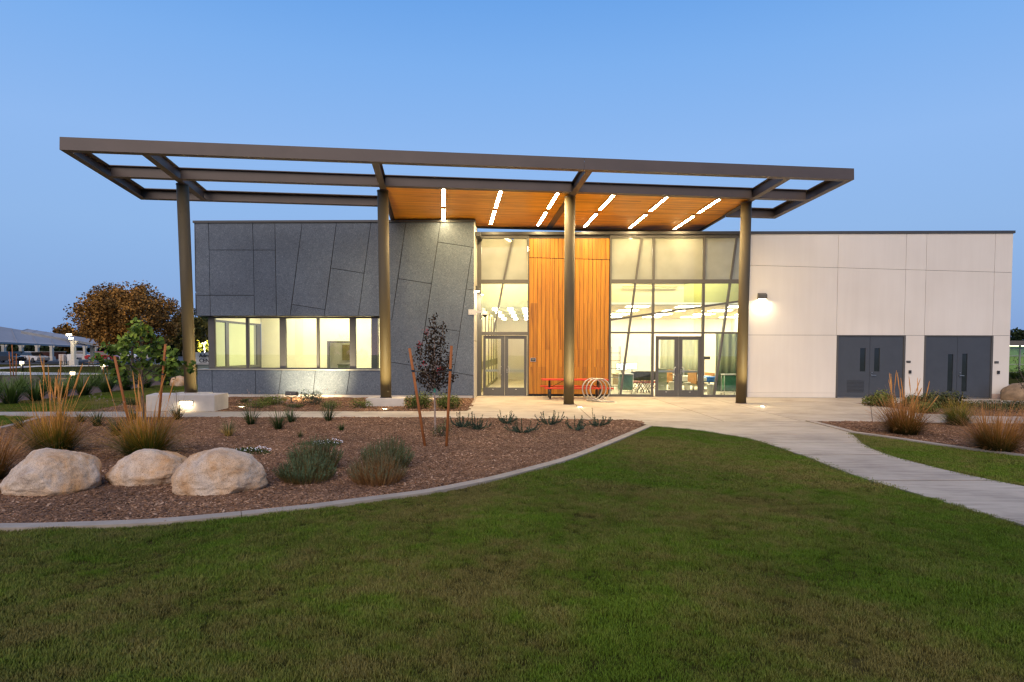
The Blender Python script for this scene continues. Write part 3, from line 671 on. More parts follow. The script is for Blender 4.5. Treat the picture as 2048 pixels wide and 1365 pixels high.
# ---------------------------------------------------------------- ground materials
def ground_mats():
    m, t, b, o = nmat('lawn_soil')
    n1 = noise_n(t, .35, 5, .6, 'World', dist=.6); n2 = noise_n(t, 40, 4, .7, 'World')
    c = ramp(t, n1, [(.3, (.035, .040, .010)), (.5, (.050, .048, .014)), (.68, (.075, .060, .025))])
    c = mixc(t, .5, c, ramp(t, n2, [(.3, (.5, .5, .5)), (.7, (1.3, 1.3, 1.2))]), 'MULTIPLY'); t.links.new(c, b.inputs['Base Color']); b.inputs['Roughness'].default_value = 1.0; b.inputs['Specular IOR Level'].default_value = 0; bump(t, b, n2, .6, .02)
    m, t, b, o = nmat('lawn_blades')
    at = t.nodes.new('ShaderNodeAttribute'); at.attribute_name = 't'
    n1 = noise_n(t, .33, 5, .62, 'World', dist=.8); n2 = noise_n(t, 3.2, 4, .7, 'World'); n3 = noise_n(t, .16, 3, .5, 'World')
    mx = mathn(t, 'ADD', mathn(t, 'MULTIPLY', n1, .6), mathn(t, 'MULTIPLY', n2, .4))
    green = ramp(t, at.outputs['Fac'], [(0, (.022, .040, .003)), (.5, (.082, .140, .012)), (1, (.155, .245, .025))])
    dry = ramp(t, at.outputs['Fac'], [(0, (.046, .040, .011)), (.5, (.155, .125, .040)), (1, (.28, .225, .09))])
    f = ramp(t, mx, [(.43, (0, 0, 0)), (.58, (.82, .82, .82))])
    c = mixc(t, f, green, dry); c = mixc(t, .7, c, ramp(t, n3, [(.36, (.66, .74, .62)), (.62, (1.16, 1.1, 1.0))]), 'MULTIPLY')
    t.links.new(c, b.inputs['Base Color']); b.inputs['Roughness'].default_value = .7; b.inputs['Specular IOR Level'].default_value = .1
    m, t, b, o = nmat('bark_mulch')
    n1 = noise_n(t, 60, 4, .7, 'World', dist=1.0); n2 = noise_n(t, .5, 4, .6, 'World'); n3 = noise_n(t, 14, 4, .7, 'World')
    c = ramp(t, n1, [(.3, (.05, .024, .012)), (.5, (.13, .068, .038)), (.68, (.27, .155, .095)), (.8, (.45, .31, .21))])
    c = mixc(t, .5, c, ramp(t, n3, [(.35, (.55, .5, .5)), (.65, (1.15, 1.1, 1.05))]), 'MULTIPLY'); t.links.new(c, b.inputs['Base Color']); b.inputs['Roughness'].default_value = .95; bump(t, b, n1, .9, .03)
    m, t, b, o = nmat('bark_chips')
    at = t.nodes.new('ShaderNodeAttribute'); at.attribute_name = 't'; n2 = noise_n(t, .45, 4, .6, 'World')
    c = ramp(t, at.outputs['Fac'], [(0, (.065, .031, .014)), (.45, (.19, .10, .050)), (.75, (.35, .20, .11)), (.92, (.54, .37, .24)), (1, (.72, .58, .43))])
    c = mixc(t, .6, c, ramp(t, n2, [(.35, (.7, .66, .64)), (.65, (1.25, 1.2, 1.15))]), 'MULTIPLY'); t.links.new(c, b.inputs['Base Color']); b.inputs['Roughness'].default_value = .9
    m, t, b, o = nmat('broom_concrete')
    n1 = noise_n(t, .8, 5, .65, 'World'); n2 = noise_n(t, 1.0, 5, .65, 'World', stretch=(1.2, 9, 1)); n3 = noise_n(t, 90, 3, .6, 'World'); oi = t.nodes.new('ShaderNodeObjectInfo')
    c = ramp(t, n1, [(.28, (.30, .250, .190)), (.5, (.42, .358, .275)), (.72, (.49, .425, .33))])
    c = mixc(t, .7, c, ramp(t, n2, [(.34, (.62, .61, .62)), (.5, (.95, .95, .95)), (.62, (1.05, 1.05, 1.05)), (.74, (1.35, 1.35, 1.38))]), 'MULTIPLY')
    c = mixc(t, .8, c, ramp(t, oi.outputs['Random'], [(0, (.88, .88, .9)), (1, (1.06, 1.05, 1.02))]), 'MULTIPLY')
    t.links.new(c, b.inputs['Base Color']); b.inputs['Roughness'].default_value = .72; bump(t, b, n3, .25, .004)
ground_mats()
M_LAWN, M_BLADE, M_MULCH, M_CHIP, M_WALK = (MATS[k] for k in ('lawn_soil', 'lawn_blades', 'bark_mulch', 'bark_chips', 'broom_concrete'))
def gl2(pts): return [(G(x, y).x, G(x, y).y) for x, y in pts]
def smooth2(pts, k=6):     # Catmull-Rom through 2D points
    out = []; n = len(pts)
    for i in range(n-1):
        p0, p1, p2, p3 = pts[max(i-1, 0)], pts[i], pts[i+1], pts[min(i+2, n-1)]
        for j in range(k):
            t = j/k; out.append(tuple(.5*(2*p1[d]+(p2[d]-p0[d])*t+(2*p0[d]-5*p1[d]+4*p2[d]-p3[d])*t*t+(3*p1[d]-p0[d]-3*p2[d]+p3[d])*t**3) for d in (0, 1)))
    return out+[pts[-1]]
def offset2(pl, d):
    out = []
    for i, p in enumerate(pl):
        a, b2 = pl[max(i-1, 0)], pl[min(i+1, len(pl)-1)]; L = math.hypot(b2[0]-a[0], b2[1]-a[1]); out.append((p[0]-(b2[1]-a[1])/L*d, p[1]+(b2[0]-a[0])/L*d))
    return out
def sheet_obj(name, poly, z, mat, kind='structure', parent=None):
    q = MB(); q.sheet(poly, z); return q.build(name, mat, parent, kind=kind)
# base ground to the horizon
q = MB(); q.sheet([(-900, -200), (900, -200), (900, 1500), (-900, 1500)], -.06); q.build('ground', flat('dry_ground', (.055, .058, .022), .95, 0, .35, .15, coord='Object'), kind='structure')
# ---- outlines
kerb_out = smooth2(gl2([(-700, 1048), (-300, 1060), (0, 1060), (130, 1057), (300, 1050), (450, 1037), (613, 1020), (720, 1006), (806, 995), (860, 987.5), (930, 974), (1000, 959), (1080, 938), (1150, 917.5), (1227, 887), (1305, 853)]), 5)
kerb_in = offset2(kerb_out, .16)
path_L = smooth2(gl2([(1305, 852.8), (1380, 859), (1445, 868), (1512, 881), (1609, 912), (1716, 953), (1819, 983), (1921, 1014), (2048, 1050)]), 5)
path_R = smooth2(gl2([(1611, 842.8), (1660, 855), (1700, 866), (1727, 889), (1768, 907), (1819, 922), (1921, 947), (2048, 973)]), 5)
def extend(pl, L):
    a, b2 = pl[-4], pl[-1]; d = math.hypot(b2[0]-a[0], b2[1]-a[1]); return pl+[(b2[0]+(b2[0]-a[0])/d*L, b2[1]+(b2[1]-a[1])/d*L)]
path_L = extend(path_L, 12); path_R = extend(path_R, 12)
# front lawn
lawn = kerb_out+path_L[1:]+[(40, path_L[-1][1]), (40, -30), (-40, -30), (-40, kerb_out[0][1])]
sheet_obj('lawn', lawn, -.02, M_LAWN)
rk = smooth2(gl2([(1700, 866), (1774, 876), (1894, 894), (2048, 914), (2300, 950), (2900, 1015)]), 5)
lawn_r = [p for p in path_R if p[0] >= path_R[10][0]] 
iR = 10
lawn_r = path_R[iR:]+[(30, path_R[-1][1]), (30, rk[-1][1])]+rk[::-1]
sheet_obj('lawn', lawn_r, -.02, M_LAWN)
# beds
top_edge = gl2([(1283, 846), (1265, 840.8), (1100, 839), (927, 836.8), (840, 835.6), (500, 835.4), (160, 835), (90, 833)])
wedge = smooth2(gl2([(75, 835), (40, 845), (0, 855), (-120, 880), (-500, 960)]), 4)
bed = kerb_in[:-1]+top_edge+wedge
sheet_obj('mulch_bed', bed, -.012, M_MULCH)
rb_top = gl2([(3000, 852), (2350, 850), (2048, 848), (1861, 846), (1740, 844), (1615, 843)])
rk_in = offset2(rk, .15)
rbl = offset2(smooth2(gl2([(1611, 842.8), (1660, 855), (1700, 866)]), 5), .15)
bed_r = rk_in+rb_top+rbl[1:]
sheet_obj('mulch_bed', bed_r, -.012, M_MULCH)
walk_in = gl2([(1705, 806), (1750, 811), (1810, 820), (1860, 828), (1973, 832.5), (2350, 836), (3000, 840)])
strip_low = gl2([(3000, 811), (2350, 809), (2048, 808), (1919, 807), (1790, 806.5)])
bed_2 = walk_in+strip_low
sheet_obj('mulch_bed', bed_2, -.012, M_MULCH)
wall_base = [(GXL-.6, GY+.05), (GXR, GY+.05)]
ap_left = [(GXR+.01, -.06), (GXR+.01, GY-.08), (G(927, 836).x, G(927, 836).y)]
sw_top = gl2([(-700, 822), (0, 824), (160, 823.7), (400, 823.5), (935, 822.4)])
sw_bot = gl2([(-700, 825), (0, 830), (60, 832.8), (160, 835.2), (500, 835.6), (840, 835.8), (927, 837)])
bed_b = [sw_top[-1]]+sw_top[2:-1][::-1]+gl2([(235, 813), (290, 808)])+[(GXL-.2, -2.2), (GXL-.1, GY+.05), (GXR, GY+.05)]
sheet_obj('mulch_bed', bed_b, -.012, M_MULCH)
lawn_b = gl2([(-700, 821), (0, 823.6), (150, 823.2), (185, 823), (235, 812.5), (290, 807.5)])+[(GXL-.25, -2.2), (GXL-.1, 6.0)]+gl2([(330, 769), (250, 780), (120, 795), (60, 800), (0, 806), (-700, 815)])
sheet_obj('lawn', lawn_b, -.021, M_LAWN)
wl = gl2([(-700, 828), (0, 831), (58, 833.4)])+[(x+.02, y+.04) for x, y in wedge]
sheet_obj('lawn', wl, -.022, M_LAWN)
hedge_bed = gl2([(-700, 814), (0, 805.5), (60, 799.5), (120, 794.5), (250, 779.5), (330, 768.5), (392, 760), (392, 749), (200, 751), (-700, 757)])
sheet_obj('mulch_bed', hedge_bed, -.03, M_MULCH)
# ---- concrete flatwork, slab by slab
apron = empty('pavement', (0, 0, 0)); apron['kind'] = 'structure'
AP = [ap_left[0], ap_left[1], ap_left[2]]+gl2([(1265, 840.6), (1290, 849), (1305, 852.5), (1311, 843.2), (1611, 842.5), (1740, 843.6), (1861, 845.6), (2048, 847.4), (2350, 849.4), (3000, 851.4)])+walk_in[::-1]+strip_low[::-1]+[(G(3000, 811).x, -.35), (xW1+.05, -.06)]
lines = []
def ln_px(a, b2): (x0, y0), (x1, y1) = gl2([a, b2]); nx, ny = y1-y0, -(x1-x0); L = math.hypot(nx, ny); return nx/L, ny/L, (nx*x0+ny*y0)/L
JL = [ln_px((930, 823), (1500, 827.5)), ln_px((1147, 806), (1183, 838)), ln_px((1304, 796), (1408, 830)), ln_px((1480, 812), (1600, 842)), ln_px((1740, 800), (1745, 843))]
polys = [AP]
for (a, b2, c) in JL:
    nx = []
    for P in polys:
        for s_ in (1, -1):
            Q = clip(P, s_*a, s_*b2, s_*c-.011)
            if len(Q) > 2: nx.append(Q)
    polys = nx
def area(P): return abs(sum(P[i][0]*P[(i+1) % len(P)][1]-P[(i+1) % len(P)][0]*P[i][1] for i in range(len(P)))/2)
def slab(poly, par, z=0.0, th=.10):
    P = []
    for p in poly:
        if not P or math.hypot(p[0]-P[-1][0], p[1]-P[-1][1]) > 1e-4: P.append(p)
    if area(P) < .02: return
    q = MB(); n = len(P); A = sum(P[i][0]*P[(i+1) % n][1]-P[(i+1) % n][0]*P[i][1] for i in range(n))
    if A < 0: P = P[::-1]
    q.sheet(P, z); b0 = len(q.v); q.add([(x, y, z) for x, y in P]+[(x, y, z-th) for x, y in P], [(i+n, (i+1) % n+n, (i+1) % n, i) for i in range(n)])
    return q.build('paving_slab', M_WALK, par)
for P in polys: slab(P, apron)
M_JOINT = flat('joint_dirt', (.06, .05, .042), .95)
sheet_obj('joint_bed', AP, -.006, M_JOINT, kind='structure', parent=None)
walk = empty('footpath', (0, 0, 0)); walk['kind'] = 'structure'
def at_py(pl, py):      # point on a polyline at a photographed row (surveyed row of a joint)
    for i in range(len(pl)-1):
        a, b2 = proj((*pl[i], 0))[1], proj((*pl[i+1], 0))[1]
        if (a-py)*(b2-py) <= 0 and a != b2: f = (py-a)/(b2-a); return i, (pl[i][0]+(pl[i+1][0]-pl[i][0])*f, pl[i][1]+(pl[i+1][1]-pl[i][1])*f)
    return len(pl)-2, pl[-1]
_n = 26; sheet_obj('joint_bed', offset2(path_L, -.05)+offset2(path_R, .05)[::-1], -.006, M_JOINT)
cuts = [853.2, 868.5, 886, 910, 961, 1027, 1110]
for k in range(len(cuts)-1):
    (ia, pa), (ib, pb) = at_py(path_L, cuts[k]), at_py(path_L, cuts[k+1]); (ic, pc), (id_, pd) = at_py(path_R, cuts[k]), at_py(path_R, cuts[k+1])
    def nud(p, q_, d): L = math.hypot(q_[0]-p[0], q_[1]-p[1]) or 1; return (p[0]+(q_[0]-p[0])/L*d, p[1]+(q_[1]-p[1])/L*d)
    Lp = [nud(pa, pb, .025)]+path_L[ia+1:ib+1]+[nud(pb, pa, .025)]; Rp = [nud(pc, pd, .025)]+path_R[ic+1:id_+1]+[nud(pd, pc, .025)]
    slab(Lp+Rp[::-1], walk)
(ia, pa), (ic, pc) = at_py(path_L, cuts[0]), at_py(path_R, cuts[0])
slab([pa, path_L[0], (G(1311, 843.4).x, G(1311, 843.4).y)]+[(G(1608, 842.9).x, G(1608, 842.9).y)]+path_R[1:ic+1]+[pc], walk)
side = empty('footpath', (0, 0, 0)); side['kind'] = 'structure'
def atx(pl, x):
    for i in range(len(pl)-1):
        if (pl[i][0]-x)*(pl[i+1][0]-x) <= 0: f = (x-pl[i][0])/(pl[i+1][0]-pl[i][0]); return (x, pl[i][1]+(pl[i+1][1]-pl[i][1])*f)
    return pl[-1] if abs(pl[-1][0]-x) < abs(pl[0][0]-x) else pl[0]
xs = [sw_bot[-1][0]-.01]+[sw_bot[-1][0]-1.6-i*2.35 for i in range(14)]
for i in range(len(xs)-1):
    a, b2 = xs[i+1]+.007, xs[i]-.007; off = .0
    slab([atx(sw_bot, a), atx(sw_bot, b2), atx(sw_top, b2), atx(sw_top, a)], side)
# kerbs
kerb = empty('kerb', (0, 0, 0)); kerb['kind'] = 'structure'
def kerb_run(out, inn, par, step, zt_=.022):
    i = 0; n = len(out)
    while i < n-1:
        j = i; L = 0
        while j < n-1 and L < step: L += math.hypot(out[j+1][0]-out[j][0], out[j+1][1]-out[j][1]); j += 1
        O, I = out[i:j+1], inn[i:j+1]
        f = lambda p, q_: (p[0]+(q_[0]-p[0])*.004/max(.004, math.hypot(q_[0]-p[0], q_[1]-p[1])), p[1]+(q_[1]-p[1])*.004/max(.004, math.hypot(q_[0]-p[0], q_[1]-p[1])))
        O = [f(O[0], O[1])]+O[1:-1]+[f(O[-1], O[-2])]; I = [f(I[0], I[1])]+I[1:-1]+[f(I[-1], I[-2])]
        q = MB(); m = len(O); vs = [(x, y, -.1) for x, y in O]+[(x, y, zt_) for x, y in O]+[(x, y, zt_+.004) for x, y in I]+[(x, y, -.1) for x, y in I]; fs = []
        for k in range(m-1):
            for r_ in range(3): fs.append((r_*m+k, r_*m+k+1, (r_+1)*m+k+1, (r_+1)*m+k))
        fs += [(0, m, 2*m, 3*m), (m-1, 4*m-1, 3*m-1, 2*m-1)]
        q.add(vs, fs); q.build('kerb_section', MATS['kerb_concrete'], par); i = j
flat('kerb_concrete', (.32, .272, .215), .8, 0, .16, 3.0, .35, 70, .004, coord='World')
kerb_run(kerb_out, kerb_in, kerb, 3.0); k2 = empty('kerb', (0, 0, 0)); k2['kind'] = 'structure'
kerb_run(rk, rk_in, k2, 3.0); kerb_run(smooth2(gl2([(1611, 842.8), (1660, 855), (1700, 866)]), 5), rbl, k2, 5.0)
kerb_run(wedge, offset2(wedge, .16), k2, 3.0, .016)
# ---------------------------------------------------------------- scattered turf and bark (instances of small tufts on surveyed points)
def hidden_obj(mb, name, mat, attr): 
    me = bpy.data.meshes.new(name); me.from_pydata(mb.v, [], mb.f); me.materials.append(mat)
    a = me.attributes.new('t', 'FLOAT', 'POINT'); a.data.foreach_set('value', np.asarray(attr, np.float32)); me.update()
    o = bpy.data.objects.new(name, me); return o
def tuft(n, rad, h, w, seed, lean=.7):
    r = random.Random(seed); q = MB(); at = []
    for _ in range(n):
        a = r.uniform(0, 6.283); d = rad*math.sqrt(r.random()); x, y = d*math.cos(a), d*math.sin(a); L = h*r.uniform(.45, 1.15); az = r.uniform(0, 6.283); tl = r.uniform(.05, lean); ww = w*r.uniform(.7, 1.2)
        dx, dy = math.cos(az)*math.sin(tl), math.sin(az)*math.sin(tl); dz = math.cos(tl); sx, sy = -math.sin(az)*ww/2, math.cos(az)*ww/2; k = L*r.uniform(.2, .5)
        P = [(x-sx, y-sy, 0), (x+sx, y+sy, 0), (x+dx*L*.55+sx*.8, y+dy*L*.55+sy*.8, dz*L*.6), (x+dx*L*.55-sx*.8, y+dy*L*.55-sy*.8, dz*L*.6), (x+dx*(L+k), y+dy*(L+k), dz*L*.95)]
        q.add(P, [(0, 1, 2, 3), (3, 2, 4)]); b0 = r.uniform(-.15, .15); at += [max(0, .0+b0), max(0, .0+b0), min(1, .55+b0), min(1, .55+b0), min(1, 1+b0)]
    return q, at
def chips(n, rad, seed):
    r = random.Random(seed); q = MB(); at = []
    for _ in range(n):
        a = r.uniform(0, 6.283); d = rad*math.sqrt(r.random()); c = Vector((d*math.cos(a), d*math.sin(a), r.uniform(.0, .016))); L = r.choice([.012, .018, .025, .035, .05])*r.uniform(.7, 1.2); w = L*r.uniform(.2, .5)
        az = r.uniform(0, 6.283); tl = r.uniform(-.4, .4); ax = Vector((math.cos(az)*math.cos(tl), math.sin(az)*math.cos(tl), math.sin(tl))); sd = Vector((-math.sin(az), math.cos(az), r.uniform(-.3, .3))).normalized(); up = ax.cross(sd)*.004
        P = [c-ax*L-sd*w*.6, c+ax*L*.9-sd*w, c+ax*L+sd*w*.7, c-ax*L*.8+sd*w]; q.add([p+up for p in P]+[p-up for p in P], [(0, 1, 2, 3), (4, 7, 6, 5), (0, 4, 5, 1), (1, 5, 6, 2), (2, 6, 7, 3), (3, 7, 4, 0)]); at += [min(1, max(0, r.betavariate(1.6, 2.2)))]*8
    return q, at
def scatter(name, pts, variants, scales, label=None, cat=None, kind='stuff'):
    pts = np.asarray(pts); n = len(pts); me = bpy.data.meshes.new(name); me.from_pydata([tuple(p) for p in pts], [], [])
    a = me.attributes.new('sc', 'FLOAT', 'POINT'); a.data.foreach_set('value', np.asarray(scales, np.float32))
    a = me.attributes.new('rz', 'FLOAT_VECTOR', 'POINT'); rv = np.zeros((n, 3), np.float32); rv[:, 2] = rng.uniform(0, 6.283, n); a.data.foreach_set('vector', rv.ravel())
    a = me.attributes.new('pick', 'INT', 'POINT'); a.data.foreach_set('value', rng.integers(0, len(variants), n).astype(np.int32))
    o = bpy.data.objects.new(name, me); COL.objects.link(o); o['kind'] = kind
    if label: tag(o, label, cat)
    c = bpy.data.collections.new(name+'_pieces')
    for v in variants: c.objects.link(v)
    g = bpy.data.node_groups.new(name+'_scatter', 'GeometryNodeTree'); g.interface.new_socket('Geometry', in_out='INPUT', socket_type='NodeSocketGeometry'); g.interface.new_socket('Geometry', in_out='OUTPUT', socket_type='NodeSocketGeometry')
    gi, go = g.nodes.new('NodeGroupInput'), g.nodes.new('NodeGroupOutput'); ip = g.nodes.new('GeometryNodeInstanceOnPoints'); ci = g.nodes.new('GeometryNodeCollectionInfo')
    ci.inputs['Collection'].default_value = c; ci.inputs['Separate Children'].default_value = True; ci.inputs['Reset Children'].default_value = True; ip.inputs['Pick Instance'].default_value = True
    def na(nm, ty): x = g.nodes.new('GeometryNodeInputNamedAttribute'); x.data_type = ty; x.inputs['Name'].default_value = nm; return x.outputs['Attribute']
    g.links.new(gi.outputs[0], ip.inputs['Points']); g.links.new(ci.outputs[0], ip.inputs['Instance']); g.links.new(na('pick', 'INT'), ip.inputs['Instance Index']); g.links.new(na('rz', 'FLOAT_VECTOR'), ip.inputs['Rotation']); g.links.new(na('sc', 'FLOAT'), ip.inputs['Scale']); g.links.new(ip.outputs[0], go.inputs[0])
    md = o.modifiers.new('scatter', 'NODES'); md.node_group = g; return o
def in_view(X, Y, mx=650):
    dx, dy = X-CAM_P[0], Y-CAM_P[1]; z = dx*FWD[0]+dy*FWD[1]+(0-CAM_P[2])*FWD[2]; x = PPX+F_PX*(dx*RGT[0]+dy*RGT[1]-CAM_P[2]*RGT[2])/np.maximum(z, .1)
    return (z > 2.0) & (x > -mx) & (x < 2048+mx), z
def pts_in(poly, dens, z0, zr, mx=650, z=-.02):
    P = np.array([(p[0], p[1]) for p in poly]); lo, hi = P.min(0), P.max(0); lo = np.maximum(lo, [-26, -24]); hi = np.minimum(hi, [24, 10])
    n = int(np.prod(hi-lo)*dens); X = rng.uniform(lo[0], hi[0], n); Y = rng.uniform(lo[1], hi[1], n); k, d = in_view(X, Y, mx); k &= (d > z0) & (d < zr) & inside(poly, X, Y); X, Y = X[k], Y[k]
    return np.stack([X, Y, np.full(len(X), z)], 1)
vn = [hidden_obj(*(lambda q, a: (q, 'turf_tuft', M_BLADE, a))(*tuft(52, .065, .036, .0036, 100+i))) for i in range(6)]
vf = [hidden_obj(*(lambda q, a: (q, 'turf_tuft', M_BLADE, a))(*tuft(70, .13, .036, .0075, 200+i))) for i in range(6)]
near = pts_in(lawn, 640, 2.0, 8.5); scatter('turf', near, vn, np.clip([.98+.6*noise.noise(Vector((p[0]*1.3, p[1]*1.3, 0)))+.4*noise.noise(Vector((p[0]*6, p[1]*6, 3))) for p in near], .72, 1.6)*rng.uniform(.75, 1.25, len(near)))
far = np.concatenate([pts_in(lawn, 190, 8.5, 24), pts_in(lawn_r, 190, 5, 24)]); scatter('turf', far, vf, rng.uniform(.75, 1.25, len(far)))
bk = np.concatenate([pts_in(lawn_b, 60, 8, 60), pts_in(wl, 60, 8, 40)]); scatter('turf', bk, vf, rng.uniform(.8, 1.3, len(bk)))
cv_ = [hidden_obj(*(lambda q, a: (q, 'bark_chip_heap', M_CHIP, a))(*chips(60, .16, 300+i))) for i in range(6)]
bp = np.concatenate([pts_in(bed, 110, 5, 24, z=-.010), pts_in(bed_r, 60, 5, 24, z=-.010), pts_in(bed_2, 40, 5, 24, z=-.010), pts_in(bed_b, 40, 5, 28, z=-.010)])
scatter('bark_mulch', bp, cv_, rng.uniform(.55, 1.0, len(bp)))
print('instances', len(near), len(far), len(bk), len(bp))
# ---------------------------------------------------------------- entrance hall and lab seen through the glass
hx0, hx1 = GXR+.02, xA1+.35
M_HCEIL = flat('hall_ceiling_slats', (.80, .70, .50), .6, 0, .1)
LPH = emit('hall_spot_lens', (1.0, .84, .54), 45.0); LPB = emit('hall_panel', (1.0, .84, .54), 48.0)
HL = 17.0; HC = 3.68
q = MB(); q.box((hx0, .1, .0), (hx1, HL, .03)); bpart(q, 'interior_floor', M_FLOORI)
q = MB(); q.box((hx0-.1, .1, .03), (hx0, HL, 6.1)).box((hx1, .1, .03), (hx1+.1, HL, 6.1)); bpart(q, 'interior_wall', M_CREAM)
q = MB(); q.box((hx0, 2.2, 3.98), (hx1, 2.35, 6.1)); bpart(q, 'interior_wall', M_CREAM2)
q = MB(); q.box((hx0, .13, 6.1), (hx1, HL, 6.14)); bpart(q, 'interior_ceiling', M_WHITE)
q = MB()
for i in range(12): 
    xx = hx0+.02+i*(hx1-hx0-.02)/12; q.box((xx, 2.4, HC+.2), (xx+(hx1-hx0)/12-.03, HL, HC+.24))
bpart(q, 'hall_ceiling', M_HCEIL)
for y in (1.9, 4.3, 7.2, 10.5):
    q = MB(); q.box((hx0, y, HC), (hx1, y+.25, HC+.32)); bpart(q, 'ceiling_beam', flat('sage_beam', (.52, .53, .40), .6))
    for xx in (.22, .5, .78):
        q = MB(); q.lathe([(.0, 0), (.12, 0), (.13, .05), (.13, .24)], 12, (hx0+(hx1-hx0)*xx, y+1.1, HC-.05)); bpart(q, 'hall_spot', LPH)
for y in (1.1,):
    q = MB(); q.box((hx0+.3, y-.5, 6.07), (hx1-.3, y+.5, 6.095)); bpart(q, 'light_panel', LPB)
q = MB()
for i in range(7): q.box((hx0, 1.6+i*2.1, .03), (hx0+.05, 1.72+i*2.1, 3.6)).box((hx1-.05, 1.6+i*2.1, .03), (hx1, 1.72+i*2.1, 3.6))
q.box((hx0, .15, .03), (hx0+.03, HL, .16)).box((hx1-.03, .15, .03), (hx1, HL, .16)).box((hx0, .15, 1.0), (hx0+.015, HL, 1.35)); bpart(q, 'wall_trim', flat('olive_trim', (.20, .19, .12), .6))
q = MB(); q.box((hx0, HL, .03), (hx1, HL+.1, 4)); bpart(q, 'interior_wall', flat('dark_far_glass', (.03, .055, .04), .15, 0, .6, 3))
q = MB(); xm_ = (hx0+hx1)/2
for xx in (hx0+.1, xm_-.04, hx1-.2): q.box((xx, HL-.06, .03), (xx+.08, HL-.01, 2.6))
q.box((hx0, HL-.06, 2.2), (hx1, HL-.01, 2.3)).box((hx0, HL-.06, 1.0), (hx1, HL-.01, 1.08)); bpart(q, 'far_door_frame', M_WHITE)
# lab
lx0, lx1, LD, LC = xC0-.05, xC1+3.6, 16.0, 3.85
q = MB(); q.box((lx0, .1, 0), (lx1, LD, .03)); bpart(q, 'interior_floor', M_FLOORI)
q = MB(); q.box((lx0-.1, .13, .03), (lx0, LD, 6.1)).box((lx1, .35, .03), (lx1+.1, LD, 6.1)).box((lx0, LD, .03), (lx1, LD+.1, 6.1)); bpart(q, 'interior_wall', M_CREAM)
q = MB(); q.box((lx0, 2.6, LC+.12), (lx0+3.6, 2.7, 6.1)); bpart(q, 'interior_wall', M_CREAM2)
q = MB(); q.box((lx0+3.6, 2.6, LC+.12), (lx1, 2.7, 6.1)); bpart(q, 'interior_wall', flat('lime_wall', (.52, .50, .16), .8, 0, .05))
q = MB(); q.box((lx0, .13, 6.1), (lx1, 2.7, 6.14)); bpart(q, 'interior_ceiling', M_WHITE)
# ceiling tiles
q = MB(); nx_, ny_ = 8, 9; tx, ty = (lx1-lx0)/nx_, (LD-2.7)/ny_
for i in range(nx_):
    for j in range(ny_):
        q = MB(); q.box((lx0+i*tx+.012, 2.7+j*ty+.012, LC), (lx0+(i+1)*tx-.012, 2.7+(j+1)*ty-.012, LC+.03)); bpart(q, 'ceiling_tile', MATS.get('tile') or flat('tile', (.78, .66, .46), .8, 0, .03))
q = MB(); q.box((lx0, 2.6, LC+.032), (lx1, LD, LC+.12)); bpart(q, 'interior_ceiling', M_WHITE)
LPL = emit('lab_light_panel', (1.0, .90, .65), 34.0)
for i in range(1, nx_, 2):
    for j in range(0, ny_, 2):
        q = MB(); q.box((lx0+i*tx+.1, 2.7+j*ty+.25, LC-.02), (lx0+(i+1)*tx-.1, 2.7+(j+1)*ty-.25, LC-.002)); bpart(q, 'light_panel', LPL)
for i in range(2):
    q = MB(); q.box((lx0+.8+i*2.6, .9, 6.06), (lx0+2.4+i*2.6, 1.9, 6.09)); bpart(q, 'light_panel', LPL)
q = MB(); cx0 = FY(1267, 700, LD).x; q.box((cx0, LD-.5, 1.02), (cx0+4.4, LD, 1.83)); q.box((cx0, LD-.75, .03), (cx0+4.4, LD, .74)); bpart(q, 'cabinets', flat('olive_cabinet', (.17, .15, .085), .5))
q = MB(); q.box((cx0, LD-.02, .74), (cx0+4.4, LD-.005, 1.02)); bpart(q, 'splashback', flat('teal_grey', (.12, .15, .14), .4))
# reflected ductwork lines are left out; a suspended rack of pale pipes hangs in the tall bay
q = MB()
for k, (xx, zz) in enumerate(((1.0, 5.2), (1.3, 4.9), (.9, 4.65), (1.2, 5.45))): q.tube([(lx0+xx, 2.5, zz), (lx0+xx+2.4, 2.5, zz)], .03, 6)
bpart(q, 'pipe_rack', flat('ochre_pipe', (.55, .40, .14), .5))
# curtains in the lab
def curtain(x0, y0, x1, y1, z0, z1, mat, label, n=40):
    q = MB(); vs = []; fs = []
    for i in range(n+1):
        f = i/n; x, y = x0+(x1-x0)*f, y0+(y1-y0)*f; o_ = .06*math.sin(f*n*1.05)+random.uniform(-.01, .01); L = math.hypot(x1-x0, y1-y0); nx, ny = -(y1-y0)/L, (x1-x0)/L
        vs += [(x+nx*o_*1.3, y+ny*o_*1.3, z0), (x+nx*o_, y+ny*o_, z1)]
    for i in range(n): fs.append((2*i, 2*i+2, 2*i+3, 2*i+1))
    q.add(vs, fs); r = q.build('curtain', mat, smooth=True); tag(r, label, 'curtain'); return r
def curt_mat(name, top, bot, z):
    m, t, b, o = nmat(name); g = t.nodes.new('ShaderNodeNewGeometry'); s = t.nodes.new('ShaderNodeSeparateXYZ'); t.links.new(g.outputs['Position'], s.inputs[0]); n = noise_n(t, 2.0, 3, .6, 'World', stretch=(4, 4, .3))
    a = mathn(t, 'ADD', mathn(t, 'MULTIPLY', s.outputs['Z'], .5), mathn(t, 'MULTIPLY', n, .25)); t.links.new(ramp(t, a, [(z-.12, bot), (z+.35, top)]), b.inputs['Base Color']); b.inputs['Roughness'].default_value = .9; return m
CM1 = curt_mat('darker_below_curtain', (.68, .68, .50), (.10, .13, .10), .55)  # colour runs from pale above to dark towards the hem
curtain(xC1-2.2, 6.3, xC1-.3, 6.0, .15, 2.5, CM1, 'pale curtain with dark lower edge behind the hospital beds')
CM2 = curt_mat('green_curtain', (.55, .57, .30), (.03, .07, .05), .62)
